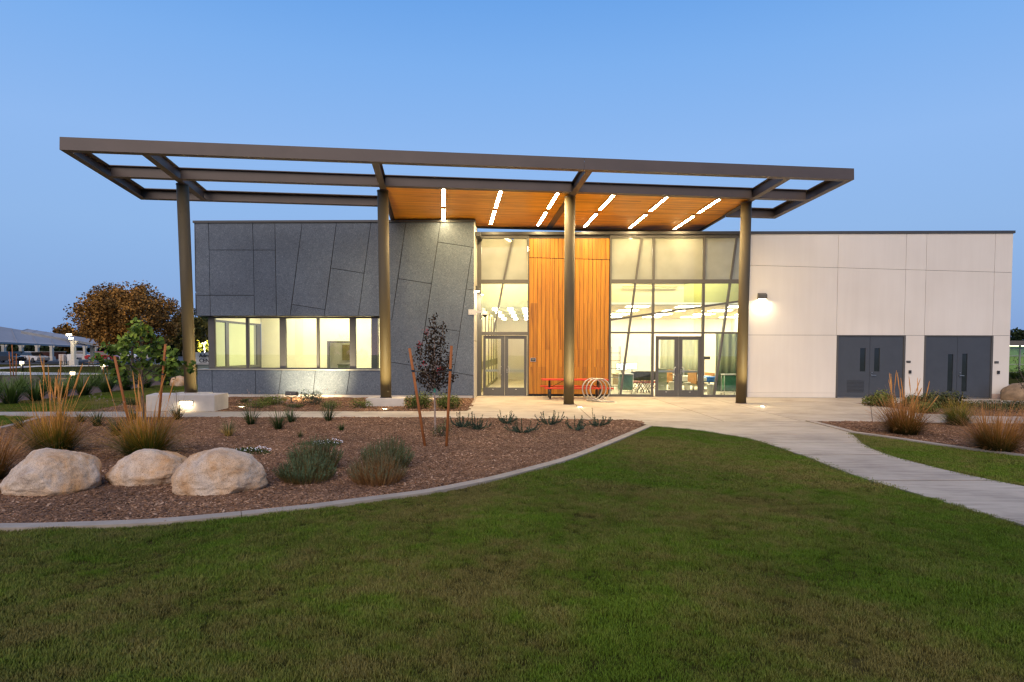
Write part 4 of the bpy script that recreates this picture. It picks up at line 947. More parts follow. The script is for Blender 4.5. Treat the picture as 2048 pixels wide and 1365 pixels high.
curtain(xC1-.62, 2.2, xC1+.5, 1.9, .1, 2.6, CM2, 'green curtain fading to dark at the right end of the lab window', 24)
# ---------------------------------------------------------------- things inside the lab
M_HAMP = flat('green_hamper_cloth', (.055, .22, .12), .8, 0, .25, 5); M_WPL = flat('white_plastic', (.70, .69, .63), .5, 0, .05); M_CHROME = M_STEEL
def hamper(px, py, y, label):
    c = FY(px, py, y); r = empty('laundry_hamper', (c.x, y, .03), 0, label, 'laundry hamper')
    q = MB(); w, d, h = .27, .22, .83
    for sx in (-1, 1):
        for sy in (-1, 1): q.tube([(sx*w, sy*d, .06), (sx*w, sy*d, h)], .011, 6)
    q.tube([(-w, -d, h), (w, -d, h), (w, d, h), (-w, d, h), (-w, -d, h)], .012, 6); q.tube([(-w, -d, .12), (w, -d, .12), (w, d, .12), (-w, d, .12), (-w, -d, .12)], .01, 6); q.build('frame', M_CHROME, r, True)
    q = MB(); n = 28; vs = []; prof = [(.80, 1.0), (.55, 1.06), (.32, 1.13), (.20, 1.08)]
    for z, k in prof:
        for j in range(n):
            a = 2*math.pi*j/n; e = (abs(math.cos(a))**4+abs(math.sin(a))**4)**-.25; f = 1+.04*math.sin(a*9+z*7); vs.append(((w-.02)*k*f*e*math.cos(a), (d-.02)*k*f*e*math.sin(a), z))
    fs = [(i*n+j, i*n+(j+1) % n, (i+1)*n+(j+1) % n, (i+1)*n+j) for i in range(3) for j in range(n)]+[tuple(range(3*n, 4*n))]; q.add(vs, fs); q.build('bag', M_HAMP, r, True)
    q = MB(); q.box((-w-.03, -d-.03, h+.012), (w+.03, d+.03, h+.045)); q.build('lid', M_WPL, r, bevel=.01)
    for sx in (-1, 1):
        for sy in (-1, 1):
            q = MB(); q.lathe([(.028, -.012), (.032, 0), (.028, .012)], 12, (0, 0, 0)); o = q.build('caster', M_BLACK, r, True); o.rotation_euler = (0, R(90), 0); o.location = (sx*w, sy*d, .033)
hamper(1251.5, 760, .75, 'green laundry hamper with white lid at the left end of the lab window')
hamper(1459, 760, .75, 'green laundry hamper with white lid at the right end of the lab window')
M_CHB = flat('dark_mesh_chair', (.045, .045, .045), .6); M_CHS = flat('red_seat_pad', (.34, .06, .04), .7)
ch0 = empty('office_chair', (0, 0, .03)); 
q = MB(); q.box((-.23, -.22, .43), (.23, .22, .48)); q.build('seat', M_CHS, ch0, bevel=.02)
q = MB(); q.box((-.22, .20, .55), (.22, .24, .92)); q.build('backrest', M_CHB, ch0, bevel=.02)
q = MB()
for sx in (-.22, .22): q.tube([(sx, .22, .9), (sx, .20, .46), (sx, -.24, .06)], .014, 6); q.tube([(sx, -.18, .46), (sx, .24, .06)], .014, 6)
q.build('frame', M_FRAME, ch0)
for sx in (-.22, .22):
    for sy in (-.24, .24):
        q = MB(); q.lathe([(.02, -.01), (.03, 0), (.02, .01)], 10); o = q.build('caster', M_BLACK, ch0); o.rotation_euler = (0, R(90), 0); o.location = (sx, sy, .03)
spots = [(1268, 1.9), (1279, 1.9), (1290, 1.9), (1301, 1.9), (1273, 2.6), (1285, 2.6), (1297, 2.6)]
for i, (px, y) in enumerate(spots):
    o = ch0 if i == 0 else copy_tree(ch0); o.location = (FY(px, 770, y).x, y, .03); o.rotation_euler = (0, 0, R(200+random.uniform(-15, 15)))
    tag(o, ['leftmost red seated chair of the front row in the lab, beside the hamper', 'second red seated chair from the left in the front row of the lab', 'third red seated chair from the left in the front row of the lab', 'rightmost red seated chair of the front row, beside the lab door', 'leftmost red seated chair of the back row in the lab', 'middle red seated chair of the back row in the lab', 'rightmost red seated chair of the back row in the lab'][i], 'chair', 'chairs parked together in the lab')
def bed(px, y, rz, label, sheet):
    c = FY(px, 770, y); r = empty('hospital_bed', (c.x, y, .03), rz, label, 'bed')
    q = MB(); q.box((-1.0, -.42, .48), (1.0, .42, .62)); q.build('mattress', M_WPL, r, bevel=.03)
    q = MB(); q.box((-.55, -.46, .42), (.95, .46, .66)); q.build('blanket', sheet, r, bevel=.03)
    q = MB(); q.box((-1.06, -.45, .35), (-1.01, .45, .95)); q.build('headboard', flat('oak_board', (.42, .20, .07), .5), r, bevel=.01)
    q = MB(); q.box((1.01, -.45, .35), (1.06, .45, .80)); q.build('footboard', MATS['oak_board'], r, bevel=.01)
    q = MB(); q.box((-.95, -.2, .62), (-.6, .2, .74)); q.build('pillow', M_WPL, r, bevel=.05)
    q = MB(); q.box((-.9, -.35, .22), (.9, .35, .30))
    for sx in (-.85, .85):
        for sy in (-.3, .3): q.box((sx-.03, sy-.03, .08), (sx+.03, sy+.03, .42))
    q.build('base', flat('bed_base', (.45, .43, .36), .5), r)
    for sx in (-.85, .85):
        for sy in (-.3, .3):
            q = MB(); q.lathe([(.03, -.02), (.05, 0), (.03, .02)], 10); o = q.build('caster', M_BLACK, r); o.rotation_euler = (0, R(90), 0); o.location = (sx, sy, .05)
bed(1378, 4.2, R(12), 'hospital bed with white cover and oak footboard seen through the right door pane', M_WPL)
bed(1428, 3.3, R(10), 'hospital bed with bright blue blanket beside the right hamper', flat('blue_blanket', (.01, .12, .42), .7, 0, .15))
def bin_(px, y, label):
    c = FY(px, 780, y); q = MB(); r = empty('waste_bin', (c.x, y, .03), 0, label, 'bin'); q.lathe([(.11, 0), (.14, .40), (.15, .42), (.13, .42), (.105, .02)], 18); q.build('bucket', flat('grey_bin', (.42, .41, .34), .5), r, True)
    q = MB(); q.lathe([(.150, .41), (.158, .415), (.158, .435), (.150, .44)], 18); q.build('rim', M_WPL, r, True)
bin_(1420.5, .9, 'pale grey waste bin left of the right hamper behind the glass'); bin_(1374, 2.5, 'pale grey waste bin in front of the white covered bed'); bin_(1345, 3.0, 'pale grey waste bin seen at the right edge of the left door pane')
def desk(px, y, w, label, mon):
    c = FY(px, 760, y); r = empty('desk', (c.x, y, .03), 0, label, 'desk'); q = MB(); q.box((-w/2, -.35, .70), (w/2, .35, .74)); q.build('top', flat('tan_desk', (.46, .33, .16), .5), r)
    q = MB(); q.box((-w/2, -.33, .25), (w/2, -.31, .70)); q.build('front_panel', MATS['tan_desk'], r)
    for sx in (-1, 1):
        q = MB(); q.box((sx*(w/2-.05)-.02, -.3, 0), (sx*(w/2-.05)+.02, .3, .7)); q.build('leg', M_CHROME, r)
    if mon:
        m_ = empty('computer_monitor', (c.x+mon[0], y, .77), 0, mon[1], 'monitor'); q = MB(); q.box((-.26, -.0, .16), (.26, .04, .50)); q.build('casing', M_BLACK, m_); q = MB(); q.box((-.24, -.006, .18), (.24, -.001, .48)); q.build('screen', emit('screen_glow', (.85, .92, 1), 1.3), m_)
        q = MB(); q.box((-.12, -.08, 0), (.12, .1, .015)).box((-.02, .02, .01), (.02, .05, .2)); q.build('stand', M_BLACK, m_)
desk(1266, 5.2, 1.6, 'tan desk with a front panel behind the chairs in the lab', (-.05, 'lit computer monitor on the tan desk behind the lab chairs'))
desk(1243, 4.0, .9, 'narrow tan desk behind the left hamper', (.0, 'lit computer monitor above the left green hamper'))
c = FY(1230, 770, 3.2); r = empty('wire_shelf', (c.x, 3.2, .03), 0, 'tall dark wire shelf at the left end of the lab', 'shelf'); q = MB()
for sx in (-.2, .2):
    for sy in (-.2, .2): q.tube([(sx, sy, 0), (sx, sy, 2.0)], .012, 6)
q.build('posts', M_FRAME, r)
for z in (.2, .6, 1.0, 1.35, 1.7): 
    q = MB(); q.box((-.2, -.2, z), (.2, .2, z+.02)); q.build('shelf', M_FRAME, r)
c = FY(1322, 775, 2.4); r = empty('filing_cabinet', (c.x, 2.4, .03), 0, 'tall sage grey cabinet behind the left door pane of the lab', 'cabinet'); q = MB(); q.box((-.2, -.25, 0), (.2, .25, 1.05)); q.build('body', flat('sage_cabinet', (.30, .32, .20), .5), r, bevel=.006)
for z in (.35, .7, 1.0):
    q = MB(); q.box((-.06, -.27, z-.06), (.06, -.252, z-.04)); q.build('handle', M_CHROME, r)
c = FY(1413, 720, 3.9); r = empty('monitor_stand', (c.x, 3.9, .03), 0, 'slim black monitor on a pole among the beds', 'monitor'); q = MB(); q.box((-.17, 0, 1.42), (.17, .04, 1.56)); q.build('screen', M_BLACK, r); q = MB(); q.tube([(-.1, .02, 0), (-.1, .02, 1.42)], .015, 6); q.tube([(-.3, .02, .02), (.1, .02, .02)], .02, 6); q.build('pole', M_BLACK, r)
# office counter item
c = FY(694, 730, oy1+1.6); r = empty('counter', (c.x, oy1+1.6, .06), 0, 'grey green counter seen through the office doorway', 'counter'); q = MB(); q.box((-.35, -.3, 0), (.6, .3, 1.05)); q.build('body', flat('sage_counter', (.20, .23, .16), .5), r); q = MB(); q.box((-.39, -.34, 1.051), (.64, .34, 1.09)); q.build('top', M_SILL, r)
# ---------------------------------------------------------------- outdoor furniture and lights
c1, c2 = G(292, 823.8), G(429, 823.6); cb = G(457.5, 812.0)
bx = (c2-c1); bl = bx.length; bx.normalize(); by = Vector((-bx.y, bx.x, 0)); bh_ = FY(429, 790.8, c2.y).z
bench = empty('concrete_bench', c1, math.atan2(bx.y, bx.x), 'pale concrete block bench with a recessed light at the foot of the leftmost column', 'bench')
q = MB(); q.prism([(0, 0, 0), (bl, 0, 0), (bl, 1.05, 0), (-.25, 1.05, 0)], (0, 0, bh_)); q.build('block', M_CONC, bench, bevel=.012)
lxp = (G(372.5, 823.7)-c1).length; lz0, lz1 = FY(372, 811, c1.y).z, FY(372, 803, c1.y).z
q = MB(); q.box((lxp-.20, -.012, lz0-.02), (lxp+.20, .0, lz0)).box((lxp-.20, -.012, lz1), (lxp+.20, .0, lz1+.02)).box((lxp-.20, -.012, lz0), (lxp-.18, .0, lz1)).box((lxp+.18, -.012, lz0), (lxp+.20, .0, lz1)); q.build('light_frame', M_COP, bench)
q = MB(); q.box((lxp-.18, -.004, lz0), (lxp+.18, -.001, lz1)); q.build('light_lens', emit('step_light_lens', WARMW, 3.5), bench)
l = lamp('step_lamp', 'AREA', (lxp, -.05, (lz0+lz1)/2), 7, WARMW, bench, shape='RECTANGLE', size=.34, size_y=.08); l.rotation_euler = (R(50), 0, 0)
# plinth of the second column (and the first one, behind the bench)
ang = PA*.75
def plinth(k, w0, w1, d0, d1, h, label):
    b_ = COLBASE[k]; r = empty('column_plinth', (b_.x, b_.y, 0), ang, label, 'plinth'); q = MB(); q.box((-w0, -d0, -.05), (w1, d1, h)); q.build('block', M_CONC, r, bevel=.012)
    q = MB(); q.box((-w0+.12, -d0+.12, h+.0005), (w1-.12, d1-.12, h+.004)); q.build('grout_pad', M_CONC, r)
plinth(1, .62, .62, .34, .5, .256, 'low pale concrete plinth under the second column from the left'); plinth(0, .5, .5, .34, .5, .444, 'concrete plinth under the leftmost column behind the bench')
def uplight(px, py, label, tgt, e=26, blend=.5):
    p = G(px, py); r = empty('ground_uplight', (p.x, p.y, 0), 0, label, 'uplight'); q = MB(); q.lathe([(.13, -.02), (.13, .006), (.10, .010), (.098, .004)], 24); q.build('trim_ring', M_STEEL, r, True)
    q = MB(); q.lathe([(.098, -.002), (.09, .003), (.02, .006)], 24); q.build('lens', emit('uplight_lens', WARMW, 45), r, True)
    l = lamp('uplight_lamp', 'SPOT', (0, 0, .03), e, (1, .80, .42), r, spot_size=R(100), spot_blend=blend, shadow_soft_size=.06); d = Vector(tgt)-Vector((p.x, p.y, .03)); l.rotation_euler = d.to_track_quat('-Z', 'Y').to_euler()
    g_ = lamp('spill_lamp', 'POINT', (0, 0, .10), 5, WARMW, r, shadow_soft_size=.05)
UE = 520
uplight(483, 814, 'glowing ground uplight in the mulch right of the concrete bench', CP(CU[0], CV, -3.6), UE*.8); uplight(769, 818.5, 'glowing ground uplight in front of the second column plinth', CP(CU[1], CV, -3.2), UE)
uplight(1160, 815, 'glowing ground uplight in the paving beside the third column', CP(CU[2], CV, -3.2), UE*.75); uplight(1525, 813.5, 'glowing ground uplight in the paving right of the fourth column', CP(CU[3], CV, -3.2), UE*.75)
# flood light washing the wall below the office window
p = G(583, 806); r = empty('flood_light', (p.x, p.y, 0), 0, 'black flood light on a short post washing the wall under the office window', 'flood light')
q = MB(); q.tube([(0, 0, -.05), (0, 0, .20)], .022, 10); q.build('post', M_BLACK, r); q = MB(); q.lathe([(.05, .0), (.05, .03)], 14); q.build('base_plate', M_BLACK, r)
zc_ = .30; q = MB(); q.prism([(-.20, -.10, zc_-.02), (-.20, .12, zc_-.06), (-.20, .14, zc_+.07), (-.20, -.04, zc_+.10)], (.40, 0, 0)); q.build('housing', M_BLACK, r, bevel=.012)
q = MB(); q.tube([(-.215, .02, .24), (-.215, .02, .30)], .012, 6); q.tube([(.215, .02, .24), (.215, .02, .30)], .012, 6); q.tube([(-.215, .02, .24), (0, .02, .18), (.215, .02, .24)], .012, 6); q.build('bracket', M_BLACK, r)
q = MB(); q.add([(-.18, .143, zc_-.045), (.18, .143, zc_-.045), (.18, .1445, zc_+.06), (-.18, .1445, zc_+.06)], [(0, 3, 2, 1)]); q.build('lens', emit('flood_lens', WARMW, 60), r)
tgt = FY(627, 748, GY); l = lamp('flood_lamp', 'SPOT', (.05, .2, zc_), 1350, (1, .80, .46), r, spot_size=R(80), spot_blend=.9, shadow_soft_size=.12); l.rotation_euler = (tgt-Vector((p.x+.05, p.y+.2, zc_))).to_track_quat('-Z', 'Y').to_euler()
# red picnic table with black round feet, behind the third column
M_RED = flat('red_coated_steel', (.52, .040, .022), .45, 0, .06); M_BLKT = flat('black_tube', (.012, .012, .013), .45)
p0, p1 = G(1098, 797), G(1200, 797); ty_ = -1.25
c = FY(1148, 790, ty_); r = empty('picnic_table', (c.x, ty_, 0), R(2), 'red picnic table with black legs standing against the cedar panel behind the third column', 'picnic table')
xa, xb = FY(1083, 760, ty_).x-c.x, FY(1215, 760, ty_).x-c.x
def perf(x0, x1, y0, y1, z, name):
    q = MB(); nb = 5; w = (y1-y0)/nb
    for i in range(nb): q.box((x0, y0+i*w+.012, z-.03), (x1, y0+(i+1)*w-.012, z))
    q.box((x0, y0, z-.045), (x1, y0+.012, z)).box((x0, y1-.012, z-.045), (x1, y1, z)).box((x0, y0+.012, z-.045), (x0+.02, y1-.012, z-.031)).box((x1-.02, y0+.012, z-.045), (x1, y1-.012, z-.031)); return q.build(name, M_RED, r)
perf(xa, xb, -.36, .36, .755, 'table_top'); perf(xa-.02, xb+.01, .55, .82, .46, 'seat'); perf(xa+.08, xb+.12, -.84, -.56, .46, 'seat')
for fx in (.12, .86):
    X_ = xa+(xb-xa)*fx; q = MB(); q.tube([(X_, -.12, .71), (X_, -.30, .40), (X_, -.70, .36), (X_, -.78, .41)], .03, 8); q.tube([(X_, .12, .71), (X_, .30, .40), (X_, .70, .36), (X_, .78, .41)], .03, 8); q.build('leg_frame', M_BLKT, r, True)
    for yy in (-.42, .42):
        q = MB(); q.lathe([(.05, -.035), (.17, -.03), (.185, 0), (.17, .03), (.05, .035)], 20); o = q.build('wheel', M_BLKT, r, True); o.rotation_euler = (0, R(90), 0); o.location = (X_, yy, .19)
    s_ = 1 if fx < .5 else -1; q = MB(); q.tube([(X_+.1*s_, 0, .46), (X_+.62*s_, 0, .73)], .012, 6); q.build('brace', M_BLKT, r)
# spiral bike rack
pb_ = G(1196, 805); r = empty('bike_rack', (pb_.x, pb_.y, 0), R(8), 'galvanised steel tube bike rack coiled like a spring on the paving', 'bike rack')
pts = []
for i in range(110):
    f = i/109; a = -math.pi*.42-f*2*math.pi*3.1; pts.append((.40*math.cos(a)-.10+.30*(1-f)-.06, .62*f-.06, .43+.405*math.sin(a)))
pts = [(pts[0][0]+.34, pts[0][1]-.03, .026), (pts[0][0]+.12, pts[0][1]-.01, .028)]+[(x, y, max(z, .026)) for x, y, z in pts]
q = MB(); q.tube(pts, .024, 10); q.build('coil', flat('galvanised_tube', (.42, .39, .33), .38, .6, .12), r, True); q = MB(); q.lathe([(.07, 0), (.07, .012)], 14, (pts[0][0]+.02, pts[0][1], 0)); q.build('foot_plate', M_STEEL, r)
# small black door stop post at the left of the entrance
# ---------------------------------------------------------------- planting
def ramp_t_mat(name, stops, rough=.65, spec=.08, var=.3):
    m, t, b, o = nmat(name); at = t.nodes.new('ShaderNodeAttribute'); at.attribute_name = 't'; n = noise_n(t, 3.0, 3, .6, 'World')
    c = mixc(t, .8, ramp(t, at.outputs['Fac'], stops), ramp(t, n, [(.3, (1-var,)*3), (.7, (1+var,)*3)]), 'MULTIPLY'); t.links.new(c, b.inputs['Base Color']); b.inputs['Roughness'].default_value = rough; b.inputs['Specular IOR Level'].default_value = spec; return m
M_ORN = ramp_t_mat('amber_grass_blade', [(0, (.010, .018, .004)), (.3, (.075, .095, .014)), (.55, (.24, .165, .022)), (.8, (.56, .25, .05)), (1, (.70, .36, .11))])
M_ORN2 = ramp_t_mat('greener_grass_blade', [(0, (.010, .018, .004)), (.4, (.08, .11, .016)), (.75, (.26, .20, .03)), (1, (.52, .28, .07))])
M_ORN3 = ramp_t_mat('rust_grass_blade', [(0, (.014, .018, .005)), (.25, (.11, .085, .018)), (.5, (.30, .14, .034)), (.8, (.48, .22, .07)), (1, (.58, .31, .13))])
M_PLUME = ramp_t_mat('orange_plume', [(0, (.45, .20, .045)), (.5, (.64, .29, .075)), (1, (.74, .40, .15))])
M_TUFTG = ramp_t_mat('green_strap_leaf', [(0, (.012, .024, .006)), (.5, (.038, .075, .020)), (1, (.085, .13, .045))])
M_HEDGE = ramp_t_mat('flax_leaf', [(0, (.010, .020, .006)), (.5, (.075, .125, .025)), (1, (.18, .25, .06))])
M_STRAW = ramp_t_mat('straw_leaf', [(0, (.50, .33, .06)), (.5, (.55, .40, .13)), (1, (.42, .34, .2))])
M_STALK = ramp_t_mat('pale_stalk', [(0, (.10, .10, .05)), (.6, (.26, .20, .15)), (1, (.42, .32, .30))])
M_ROSE = ramp_t_mat('blue_green_needle', [(0, (.20, .11, .035)), (.25, (.17, .12, .04)), (.45, (.062, .098, .045)), (1, (.12, .19, .095))])
M_ROSEB = ramp_t_mat('browned_needle', [(0, (.22, .10, .03)), (.45, (.30, .165, .065)), (.75, (.15, .145, .07)), (1, (.12, .15, .09))])
M_MAT = ramp_t_mat('low_green_leaf', [(0, (.012, .024, .006)), (.6, (.045, .085, .022)), (.9, (.09, .14, .05)), (1, (.80, .80, .82))])
M_EUPH = ramp_t_mat('blue_green_succulent', [(0, (.02, .035, .018)), (.5, (.055, .085, .052)), (1, (.12, .165, .11))])
M_SHR = ramp_t_mat('olive_shrub_leaf', [(0, (.012, .018, .005)), (.5, (.085, .11, .022)), (1, (.24, .27, .07))])
M_SHRD = ramp_t_mat('dark_shrub_leaf', [(0, (.010, .014, .005)), (.5, (.055, .068, .022)), (1, (.15, .155, .055))])
M_PURP = ramp_t_mat('purple_leaf', [(0, (.012, .009, .006)), (.6, (.040, .026, .016)), (.93, (.080, .050, .030)), (.95, (.38, .02, .03)), (1, (.50, .03, .05))], .75, .08)
M_GREENL = ramp_t_mat('heart_leaf', [(0, (.012, .022, .006)), (.5, (.085, .14, .020)), (1, (.28, .36, .05))], .45)
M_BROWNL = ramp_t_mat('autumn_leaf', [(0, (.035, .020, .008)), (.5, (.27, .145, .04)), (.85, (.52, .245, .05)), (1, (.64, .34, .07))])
M_OLIVEL = ramp_t_mat('olive_tree_leaf', [(0, (.02, .022, .006)), (.5, (.07, .065, .015)), (1, (.16, .13, .03))])
M_DKL = ramp_t_mat('dark_tree_leaf', [(0, (.008, .013, .005)), (.5, (.022, .034, .012)), (1, (.05, .07, .025))])
M_LIME = ramp_t_mat('lime_tree_leaf', [(0, (.06, .08, .01)), (1, (.30, .30, .03))])
M_BARK = flat('grey_brown_bark', (.13, .095, .07), .9, 0, .3, 12, .5, 60, .006); M_BARKR = flat('red_brown_bark', (.14, .06, .035), .85, 0, .3, 10); M_PALEB = flat('pale_bark', (.36, .26, .20), .8, 0, .2, 14)
def rust_mat():
    m, t, b, o = nmat('rust_stain_wood'); n = noise_n(t, 3.0, 4, .6, 'Object', stretch=(8, 8, 1)); t.links.new(ramp(t, n, [(.3, (.27, .080, .018)), (.7, (.42, .145, .036))]), b.inputs['Base Color']); b.inputs['Roughness'].default_value = .8; return m
M_STAKE = rust_mat()
class Leafy:
    def __init__(s, seed): s.r = random.Random(seed); s.q = MB(); s.a = []
    def blade(s, base, az, tilt, L, w, droop, seg=5, t0=0.0, t1=1.0):
        r = s.r; p = Vector(base); th = tilt; vs = []; sd = Vector((-math.sin(az), math.cos(az), 0)); h_ = Vector((math.cos(az), math.sin(az), 0)); jt = r.uniform(-.10, .10)
        for i in range(seg+1):
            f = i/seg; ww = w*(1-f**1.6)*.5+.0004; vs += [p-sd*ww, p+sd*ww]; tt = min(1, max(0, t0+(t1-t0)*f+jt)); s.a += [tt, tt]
            p = p+(h_*math.sin(th)+Vector((0, 0, math.cos(th))))*(L/seg); th += droop/seg*(1+f)
        s.q.add(vs, [(2*i, 2*i+1, 2*i+3, 2*i+2) for i in range(seg)]); return p
    def leaf(s, c, nrm, L, w, t):
        r = s.r; n = Vector(nrm).normalized(); a = n.orthogonal().normalized(); a.rotate(Matrix.Rotation(r.uniform(0, 6.283), 3, n)); b = n.cross(a); c = Vector(c)
        s.q.add([c-a*L*.5, c+b*w*.5+n*w*.12, c+a*L*.5, c-b*w*.5+n*w*.12], [(0, 1, 2, 3)]); s.a += [t]*4
    def tube(s, pts, rr, t, n=5): k = len(s.q.v); s.q.tube(pts, rr, n, False); s.a += [t]*(len(s.q.v)-k)
    def mesh(s, name, mat, parent=None, **kw): return s.q.build(name, mat, parent, attr=s.a, **kw)
def orn_grass(px, py, label, spread, L, n, mat, plumes, ph, seed, lean=1.2, cat='ornamental grass', grp='ornamental grass clumps', name='ornamental_grass', pl_px=None):
    p = G(px, py); r = empty(name, (p.x, p.y, -.01), 0, label, cat, grp); B = Leafy(seed); rr = B.r
    for i in range(n):
        az = rr.uniform(0, 6.283); d = spread*.17*math.sqrt(rr.random()); u = rr.random(); tl = (.10+.95*u)*lean; ll = L*rr.uniform(.5, 1.0)
        B.blade((d*math.cos(az+.4), d*math.sin(az+.4), 0), az+rr.uniform(-.3, .3), tl*.95, ll, rr.uniform(.006, .011), .12+.5*u*rr.uniform(.4, 1.2), 6)
    B.mesh('blades', mat, r)
    if plumes:
        P = Leafy(seed+1); rr = P.r; S = Leafy(seed+2)
        for i in range(plumes):
            az = rr.uniform(0, 6.283); tl = abs(rr.gauss(0, .13)); Lh = ph*rr.uniform(.72, 1.05); b0 = Vector((rr.gauss(0, spread*.09), rr.gauss(0, spread*.06), 0)); d = Vector((math.cos(az)*math.sin(tl), math.sin(az)*math.sin(tl), math.cos(tl))); bend = Vector((math.cos(az), math.sin(az), -.25))*.09*Lh*rr.random()
            pts = [b0+d*Lh*f+bend*f*f for f in (0, .3, .55, .75)]; S.tube(pts, [.0035, .003, .0028, .0022], .5, 4)
            hd = [b0+d*Lh*f+bend*f*f for f in (.70, .77, .84, .91, .97, 1.0)]; P.tube(hd, [.003, .008, .010, .008, .005, .001], rr.uniform(.2, .8), 6)
            for _ in range(34):
                f = rr.uniform(.71, .99); c = b0+d*Lh*f+bend*f*f; v = Vector((rr.gauss(0, 1), rr.gauss(0, 1), rr.uniform(.5, 2.5))).normalized(); sd = v.orthogonal().normalized()*.0022; k = rr.uniform(.02, .045); P.q.add([c-sd, c+sd, c+v*k], [(0, 1, 2)]); P.a += [.3, .3, 1.0]
        S.mesh('stalks', M_PLUME, r); P.mesh('plumes', M_PLUME, r)
    return r
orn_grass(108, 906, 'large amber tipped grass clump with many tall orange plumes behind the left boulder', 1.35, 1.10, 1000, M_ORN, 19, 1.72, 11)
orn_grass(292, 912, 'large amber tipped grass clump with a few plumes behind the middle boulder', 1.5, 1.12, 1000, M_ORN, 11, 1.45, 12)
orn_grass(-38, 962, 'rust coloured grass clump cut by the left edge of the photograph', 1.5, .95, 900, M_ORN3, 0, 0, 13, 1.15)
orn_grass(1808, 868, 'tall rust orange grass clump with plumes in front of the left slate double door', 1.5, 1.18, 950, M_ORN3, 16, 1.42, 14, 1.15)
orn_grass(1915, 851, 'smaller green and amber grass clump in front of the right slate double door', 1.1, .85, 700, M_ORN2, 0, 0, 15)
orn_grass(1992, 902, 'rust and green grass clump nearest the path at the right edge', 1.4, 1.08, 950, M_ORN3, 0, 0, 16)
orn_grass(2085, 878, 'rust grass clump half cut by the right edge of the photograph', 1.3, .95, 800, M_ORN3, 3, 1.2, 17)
# strappy tufts in the mulch
def tuft_mesh(seed, L, n, lean, mat, w=.012):
    B = Leafy(seed)
    for i in range(n):
        az = B.r.uniform(0, 6.283); d = L*.14*math.sqrt(B.r.random()); B.blade((d*math.cos(az), d*math.sin(az), 0), az, B.r.uniform(.05, .75)*lean, L*B.r.uniform(.6, 1.1), w*B.r.uniform(.6, 1.1), B.r.uniform(.2, .9), 4)
    return B
TU = [(195,853,.34,'green tuft nearest the amber grass clump, beside the side path'),(162,845,.24,'small green tuft left of the larger tuft beside the side path'),(267,840,.26,'small green tuft behind the left stake of the green tree'),(232,872,.34,'low green tuft between the two big amber grass clumps'),(355,840,.34,'green tuft with flower stalks in front of the concrete bench light'),(502,850,.36,'dark green tuft behind the straw coloured tuft'),(557,859,.36,'upright green tuft at the middle of the bed near the path'),(583,845,.30,'green tuft with pale flower stalks below the flood light'),(657,842,.36,'grey green tuft by the path below the office window end'),(683,862,.13,'tiny dark tuft alone in the mulch'),(38,858,.26,'green tuft at the left edge by the kerb'),(120,848,.3,'green tuft behind the left amber grass clump')]
for i, (px, py, L, lab) in enumerate(TU):
    L *= 1.4
    p = G(px, py); r = empty('strap_leaf_tuft', (p.x, p.y, -.01), 0, lab, 'plant', 'green strap leaved tufts'); tuft_mesh(500+i, L*1.15, int(50+110*L), 1.0, M_TUFTG).mesh('leaves', M_TUFTG, r)
    if i in (0, 3, 4, 5, 6, 7, 8, 11):
        S = Leafy(600+i)
        for _ in range(7):
            az = S.r.uniform(0, 6.283); tl = S.r.uniform(.03, .3); h = L*S.r.uniform(1.2, 1.7); d = Vector((math.cos(az)*math.sin(tl), math.sin(az)*math.sin(tl), math.cos(tl))); S.tube([d*0, d*h*.5, d*h], [.0025, .002, .0018], .45, 4)
            for _ in range(10): v = Vector((S.r.gauss(0, 1), S.r.gauss(0, 1), S.r.gauss(.4, 1))).normalized(); S.leaf(d*h+v*.022, v, .022, .012, S.r.uniform(.8, 1))
        S.mesh('flower_stalks', M_STALK, r)
p = G(457, 873); r = empty('straw_tuft', (p.x, p.y, -.01), 0, 'dying tuft with straw yellow leaves and dry stalks in the mulch', 'plant'); tuft_mesh(540, .36, 130, 1.1, M_STRAW, .009).mesh('leaves', M_STRAW, r); tuft_mesh(541, .46, 45, .5, M_TUFTG, .009).mesh('green_leaves', M_TUFTG, r); tuft_mesh(542, .6, 16, 1.3, M_STALK, .004).mesh('dry_stalks', M_STALK, r)
p = G(600, 875); r = empty('sedge', (p.x, p.y, -.01), 0, 'low brown green sprig behind the blue green shrub', 'plant'); tuft_mesh(543, .2, 60, 1.5, M_STRAW, .007).mesh('leaves', M_SHRD, r)
# needle leaved blue-green shrubs
def needle_shrub(px, py, rad, h, label, seed, mat, nst=300, out=.9):
    p = G(px, py); r = empty('needle_shrub', (p.x, p.y, -.01), 0, label, 'shrub', 'needle leaved shrubs by the kerb'); B = Leafy(seed); rr = B.r
    for i in range(nst):
        az = rr.uniform(0, 6.283); u = math.sqrt(rr.random()); d = rad*.62*u; hh = h*(1-.42*u*u)*rr.uniform(.7, 1.12); tl = out*u*rr.uniform(.5, 1.0); dr = Vector((math.cos(az)*math.sin(tl), math.sin(az)*math.sin(tl), math.cos(tl))); b0 = Vector((d*math.cos(az), d*math.sin(az), 0)); up = Vector((0, 0, 1)); tj = rr.uniform(-.12, .12)
        pts = [b0, b0+dr*hh*.5+up*hh*.08, b0+dr*hh*.85+up*hh*.28]; B.tube(pts, [.004, .0035, .001], .2+tj, 3); n = 26
        for k in range(n):
            f = .25+.75*k/n; c = pts[0].lerp(pts[1], f*2) if f < .5 else pts[1].lerp(pts[2], f*2-1); a2 = rr.uniform(0, 6.283); v = (Vector((math.cos(a2), math.sin(a2), 0))*.75+dr*.9).normalized(); sd = v.cross(dr).normalized()*.0035; k2 = rr.uniform(.022, .036); B.q.add([c-sd, c+sd, c+v*k2], [(0, 1, 2)]); tt = min(1, max(0, f+tj)); B.a += [tt*.9, tt*.9, tt]
    B.mesh('stems', mat, r); return r
